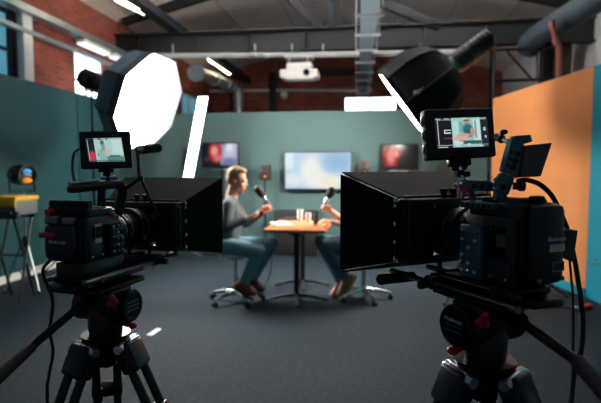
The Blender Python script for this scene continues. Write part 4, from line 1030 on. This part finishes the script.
# short microphone beside that monitor
t = thing('shotgun_microphone', 'short black microphone with a bright ring, right of the left monitor', 'microphone', PD(140, 158, 1.2))
a, b = PD(136, 150.5, 1.19), PD(160, 147.5, 1.24); d = (b-a).normalized(); ln_ = (b-a).length
m = MB(); m.lathe(a, d, [(.012, .0105), (ln_-.004, .0115), (ln_, .009)], 16); m.build('barrel', M['rubber'], t)
m = MB(); m.lathe(a, d, [(0, .008), (.012, .011), (.014, .0112)], 16); m.build('silver_ring', M['chrome'], t)
m = MB(); m.tube([a+d*.004, PD(138, 158, 1.18), PD(139, 172, 1.16), PD(140, 178, 1.16)], .0042, 8); m.build('mount', M['blackmetal'], t)
m = MB(); bq = L(-.02, -.15, ZBL+.012); m.tube(spline([bq, bq-lg.a*.02-Z3*.02, PD(52.5, 300, .99), PD(50, 330, .99), PD(53, 352, .99), PD(48.5, 380, .99), PD(48, 420, .99), V((PD(48, 420, .99).x, PD(48, 420, .99).y, .3)), V((PD(50, 420, .99).x, PD(50, 420, .99).y, .02)), V((PD(70, 420, .99).x, PD(70, 420, 1.3).y, .006))], 7), .0032, 8)
solo(m.build('power_cable', M['rubber']), 'black cable hanging from the back of the left camera to the floor', 'cable')

# ================================================================= right rig
rg = Rig(math.radians(25), (.2258, 1.115), H-.118, .234, -1)
ZBR, ZTR = -.076, .040
cr, bt, body = cinema_camera(rg, 'black cinema camera at right aimed left, with two pale labels on its battery', ZBR, ZTR, None, .022)
yf = matte_box(rg, cr, (.107, -.100)); lens(rg, cr, yf); support(rg, cr, ZBR, .20, -.026)
L = rg.L
text_mesh('printed_logo', 'Blackmagic', .0095, L(-.022, -.1428, .006), rg.r, Z3, M['whiteink'], bt)
m = MB(); rg.box(m, -.040, -.006, -.1432, -.1418, -.014, -.002); m.build('label_plate', M['cream'], bt, False)
m = MB(); rg.box(m, -.040, -.012, -.1432, -.1418, -.046, -.030); lp = m.build('label_plate', M['greymetal'], bt, False)
m = MB(); rg.box(m, -.038, -.014, -.1436, -.143, -.044, -.032); m.build('label_inset', M['black'], lp, False)
for n, z in ((.014, ZBR+.018), (-.038, ZBR+.018)):
    m = MB(); m.lathe(L(n, -.142, z), -rg.a, [(-.002, .004), (.0016, .0035)], 10); m.build('screw', M['greymetal'], bt)
m = MB(); rg.box(m, .0382, .0418, -.098, -.080, -.010, .010); m.build('sticker', mat('dim_label', (74, 76, 78), .6, 0, .1, 40), cr, False)
# cheese plate and hump on top
m = MB(); rg.box(m, -.044, .044, -.072, .004, ZTR+.008, ZTR+.020, .003); tp = m.build('top_plate', M['bluealu'], cr)
for k in range(6): m = MB(); m.lathe(L(.044, -.066+.0125*k, ZTR+.014), rg.n, [(0, .0042), (.0008, .0042)], 10); m.build('hole', M['rubber'], tp)
m = MB(); rg.box(m, -.044, .032, -.121, -.072, ZTR-.010, ZTR+.022, .004); rg.box(m, -.036, .024, -.112, -.064, ZTR+.016, ZTR+.028, .003); m.build('rear_hump', M['black'], cr)
m = MB(); rg.box(m, -.03, .020, -.070, -.022, ZTR+.018, ZTR+.028, .004); m.tube([L(-.005, -.05, ZTR+.026), L(-.005, -.05, ZTR+.036)], .005, 10); m.build('top_mount', M['blackmetal'], cr)
m = MB(); m.tube([L(.02, -.055, ZTR+.024), L(.02, -.055, ZTR+.04)], .004, 8); m.ell(L(.02, -.055, ZTR+.042), (.005, .005, .005), None, 10); m.build('thumb_screw', M['greymetal'], cr)
m = MB(); rg.box(m, -.012, .010, -.128, -.112, ZTR+.024, ZTR+.034, .003); m.build('cold_shoe', M['blackmetal'], cr)
# curved front bracket with slots rising from the top plate
m = MB(); slab_px(m, [(468.5, 190), (474.5, 190), (481, 212), (475, 213)], .90, .008); fb = m.build('front_bracket', M['bluealu'], cr, True, 30, .001)
holes_px(fb, [(472, 195), (474, 201), (476.5, 207)], .8995, .0020)
m = MB(); slab_px(m, [(462, 183), (467, 180.5), (505, 181), (508, 186), (505, 191.5), (466, 191)], .895, .016); ar_ = m.build('slotted_arm', M['bluealu'], cr, True, 30, .0015)
holes_px(ar_, [(474, 186), (482, 186), (490, 186), (498.5, 186.3)], .8945, .0042)
# front cross grip on the rods
m = MB(); ga, gb = PD(381.5, 279.5, 1.01), PD(413, 276.5, 1.07); m.tube([ga, gb], .0105, 16); m.lathe(ga, (ga-gb), [(-.004, .0112), (.004, .0112), (.006, .008)], 16); m.build('cross_grip', M['rubber'], cr)
m = MB(); m.tube([gb, L(.049, .16, ZBR-.026)], .0065, 10); m.build('grip_joint', M['blackmetal'], cr)
fluid_tripod(rg, 'fluid head tripod under the right camera, with a red lock lever and printed dial', ZBR,
             (PD(516, 318, .80), PD(578, 362, .66), PD(620, 408, .56)), ((math.radians(196), .50), (math.radians(-44), .5), (math.radians(76), .5)), 'Manfrotto')

sR = screen_mat('field_screen_right', (150, 196, 196), [('r', .0, 0, .30, 1, (28, 26, 34)), ('r', .86, .0, 1, 1, (34, 38, 52)), ('r', .32, .12, .44, .90, (176, 220, 208), .2), ('r', .72, .2, .85, .95, (200, 226, 218), .1), ('r', .745, .3, .78, .9, (120, 160, 160), .1), ('r', .44, .5, .52, .86, (120, 170, 172), .2),
    ('e', .595, .86, .06, .10, (190, 150, 130), .3), ('e', .595, .93, .06, .05, (90, 84, 76), .3), ('e', .61, .60, .10, .20, (44, 112, 122), .3), ('r', .55, .34, .68, .60, (40, 100, 112), .2), ('e', .52, .40, .13, .07, (206, 160, 140), .3), ('e', .46, .30, .15, .08, (214, 176, 158), .3), ('e', .70, .50, .045, .16, (196, 150, 132), .3), ('r', .44, .1, .86, .22, (56, 92, 100), .15), ('r', .32, .10, .5, .2, (222, 210, 200), .3),
    ('r', .02, .93, .98, .945, (180, 200, 200)), ('r', .0, .07, .98, .085, (190, 206, 206)), ('r', .03, .10, .045, .92, (190, 200, 204)), ('r', .15, .47, .28, .51, (220, 226, 228)), ('r', .15, .57, .28, .60, (220, 226, 228)), ('r', .15, .47, .17, .60, (220, 226, 228)), ('r', .14, .30, .28, .32, (170, 70, 60)),
    ('r', .0, .96, .1, .985, (190, 206, 206)), ('r', .16, .96, .26, .985, (190, 206, 206)), ('r', .5, .955, .62, .99, (200, 216, 216)), ('r', .80, .96, .98, .985, (190, 206, 206)), ('r', .02, .0, .2, .03, (190, 206, 206)), ('r', .36, .03, .44, .16, (200, 216, 216), .2), ('r', .58, .04, .64, .12, (200, 216, 216), .2), ('r', .8, .01, .9, .04, (200, 216, 216)),
    ('r', .91, .54, .96, .66, (170, 190, 196)), ('r', .93, .30, .965, .38, (190, 200, 206))], .95)
mr_, c, x, y, nz = field_monitor('monitor on the right camera showing a man in a teal shirt between white frame lines', [(425.5, 108.5), (492.8, 108), (498, 156.5), (429, 160.2)], .92, .955, .024,
              [(435, 118.5), (486.6, 117), (489.3, 146.2), (437.6, 148)], sR, True)
m = MB(); q = PD(459, 162.5, .945); m.box(q, (.042, .016, .022), Matrix((x, y, nz)).transposed(), .004); m.lathe(q-y*.006, -y, [(0, .016), (.006, .016), (.010, .010)], 18); m.build('mount_foot', M['blackmetal'], mr_)
e_ = PD(462, 179, .91); m = MB(); m.tube([q, e_], .0045, 10); m.build('stem', M['chrome'], mr_)
m = MB(); k_ = q.lerp(e_, .72); m.tube([k_-x*.012, k_+x*.016], .0055, 10); m.ell(k_, (.009,)*3, None, 12); m.build('tilt_knob', M['blackmetal'], mr_)
m = MB(); m.tube([PD(458, 177, .90), PD(458.5, 197, .90)], .0038, 10); m.ell(PD(458, 185, .90), (.0055, .0055, .006), None, 10); m.tube([PD(458, 180, .9), e_], .004, 8); m.build('clamp_post', M['chrome'], mr_)
m = MB(); m.caps(PD(465.5, 188.5, .89), PD(462, 198.5, .885), .0045, .003, 10); m.tube([PD(458, 184, .9), PD(465.5, 188.5, .89)], .003, 8); m.build('red_lever', M['red'], mr_)

# side viewfinder screen on its upright slotted arm
t = thing('viewfinder_screen', 'black slab viewfinder screen on a slotted blue-grey arm, right of the larger monitor', 'viewfinder', PD(505, 190, .88))
m = MB(); slab_px(m, [(525, 145.5), (552.5, 142.5), (541, 176.5), (519.5, 177.5)], [.845, .885, .885, .845], .022); m.build('screen_housing', M['black'], t, True, 30, .002)
m = MB(); slab_px(m, [(512.5, 137.5), (525, 145), (518.5, 178.5), (503.5, 171)], .85, .022); ua = m.build('upright_arm', M['bluealu'], t, True, 30, .0015)
holes_px(ua, [(518, 154), (515.5, 161), (513, 167.5)], .8495, .0050)
holes_px(ua, [(511.5, 152), (510.5, 159), (508, 165.5)], .8495, .0024)
m = MB(); slab_px(m, [(513.5, 136), (531, 134.5), (533, 141.5), (524, 144)], .858, .020); m.build('top_clamp', M['bluealu'], t, True, 30, .0015)
m = MB(); slab_px(m, [(495, 182), (503.5, 172.5), (515, 178.5), (509, 195), (498, 194)], .855, .018); eb = m.build('elbow_bracket', M['bluealu'], t, True, 30, .0015); holes_px(eb, [(503.5, 187)], .8545, .005)
m = MB(); m.tube([PD(513, 186, .85), PD(523, 186, .846)], .0065, 12); m.lathe(PD(519, 186, .846), RT, [(0, .009), (.008, .009)], 12); m.build('elbow_knob', M['black'], t)
m = MB(); m.tube([PD(500, 193, .86), PD(500.5, 200, .86)], .006, 12); m.ell(PD(500.5, 198, .855), (.007,)*3, None, 10); m.build('lower_knob', M['bluealu'], t)
m = MB(); m.tube([PD(496, 137, .93), PD(505, 140.5, .89), PD(514, 144, .862)], .0042, 12); m.build('link_rod', M['chrome'], t)
m = MB(); m.tube([PD(497, 137, .925), PD(502, 139.3, .90)], .0075, 12); m.ell(PD(504, 132, .90), (.007, .005, .005), None, 10); m.tube([PD(500, 138, .905), PD(504.5, 131, .90)], .0035, 8); m.build('rod_clamp', M['black'], t)

def drop(px, py, d, z): p = PD(px, py, d); return V((p.x, p.y, z))
m = MB(); m.tube(spline([PD(517, 181, .85), PD(527, 180, .84), PD(540, 184.5, .84), PD(552, 196, .84), PD(562, 216, .85), PD(569, 235, .86), PD(577, 274, .86), PD(583, 324, .86), PD(579, 362, .86), PD(571, 405, .86), drop(568, 405, .86, .55), drop(575, 405, .86, .03), drop(600, 405, .95, .008), drop(640, 405, 1.2, .008)], 8), .0042, 8)
solo(m.build('viewfinder_cable', M['rubber']), 'thick black cable arching from the viewfinder screen over the right camera to the floor', 'cable')
t = thing('cable_transmitter', 'small black box hanging on a cable just behind the right camera', 'transmitter', PD(571, 262, .85))
m = MB(); slab_px(m, [(568, 229.5), (578.5, 230.5), (573.5, 262.5), (565.5, 258.5)], [.835, .845, .845, .835], .016); m.build('case', M['black'], t, True, 30, .002)
m = MB(); m.tube(spline([PD(569.5, 258, .85), PD(571, 275, .85), PD(573, 300, .85), PD(573, 352, .85), PD(571, 410, .85), drop(571, 410, .85, .5), drop(568, 410, .85, .02), drop(560, 410, .95, .006)], 7), .0022, 8); m.build('lead', M['rubber'], t)

# ------------------------------------------------------------------ small things on the carpet
a = PZ(149.5, 335.5, 0); b = PZ(159, 329, 0); d = b-a; d.z = 0
m = MB(); m.box((a+b)/2+Z3*.003, (.05, d.length, .003), Matrix((V((d.y, -d.x, 0)).normalized(), d.normalized(), Z3)).transposed())
solo(m.build('tape_mark', M['tape'], smooth=False), 'short strip of white tape stuck to the carpet behind the left tripod', 'tape')
q = PZ(586, 310.5, 0); t = thing('extension_lead', 'red connector on a dark lead lying by the teal panel at right', 'lead', q)
m = MB(); m.tube([q+V((-.045, -.02, .034)), q+V((.05, .03, .034))], [.026, .034], 14); m.build('red_connector', M['red'], t)
q2 = PZ(575, 310, 0); m = MB(); m.tube([q2+V((-.02, 0, .02)), q2+V((.025, .01, .02))], .018, 12); m.build('white_plug', M['white'], t)
m = MB(); m.tube(spline([q2+V((.025, .01, .018)), (q+q2)/2+V((0, -.03, .008)), q+V((-.045, -.02, .03))], 6), .008, 8); m.tube(spline([q2+V((-.02, 0, .018)), q2+V((-.15, .06, .008)), q2+V((-.3, .02, .008)), q2+V((-.42, .14, .008))], 6), .008, 8); m.build('lead', M['rubber'], t)
# ------------------------------------------------------------------ daylight, camera
w = bpy.data.worlds.new('World'); sc.world = w; w.use_nodes = True
bg = w.node_tree.nodes['Background']; bg.inputs['Color'].default_value = (.55, .78, .95, 1); bg.inputs['Strength'].default_value = .08
cam = bpy.data.cameras.new('camera'); co = bpy.data.objects.new('camera', cam); C.objects.link(co); sc.camera = co
cam.sensor_width = 36; cam.sensor_fit = 'HORIZONTAL'; cam.lens = 36*F/601
co.location = EYE; co.rotation_euler = Matrix((RT, UP, -FW)).transposed().to_euler()
cam.clip_start = .05
cam.dof.use_dof = True; cam.dof.focus_distance = 1.0; cam.dof.aperture_fstop = 4.4
sc.view_settings.view_transform = 'Standard'; sc.view_settings.look = 'None'; sc.view_settings.gamma = 1; sc.view_settings.exposure = 0.0
sc.view_settings.use_curve_mapping = False
sc.cycles.use_denoising = True
sc.cycles.max_bounces = 8
GROUPS = {'television': 'televisions along the back wall', 'loudspeaker': 'small speakers on thin poles', 'swivel_stool': 'stools at the high table', 'drinking_glass': 'glasses on the table',
          'octagonal_softbox': 'octagonal softboxes lighting the table', 'wall_lamp': 'tube lights', 'ceiling_light': 'tube lights under the roof', 'added_uplight': 'added uplights out of view',
          'handheld_microphone': 'handheld microphones at the table', 'cinema_camera': 'cameras filming the interview', 'camera_tripod': 'tripods under the cameras', 'field_monitor': 'monitors mounted on the cameras'}
for o in list(sc.objects):
    k = o.name.split('.')[0]
    if o.parent is None and k in GROUPS and 'category' in o: o['group'] = GROUPS[k]
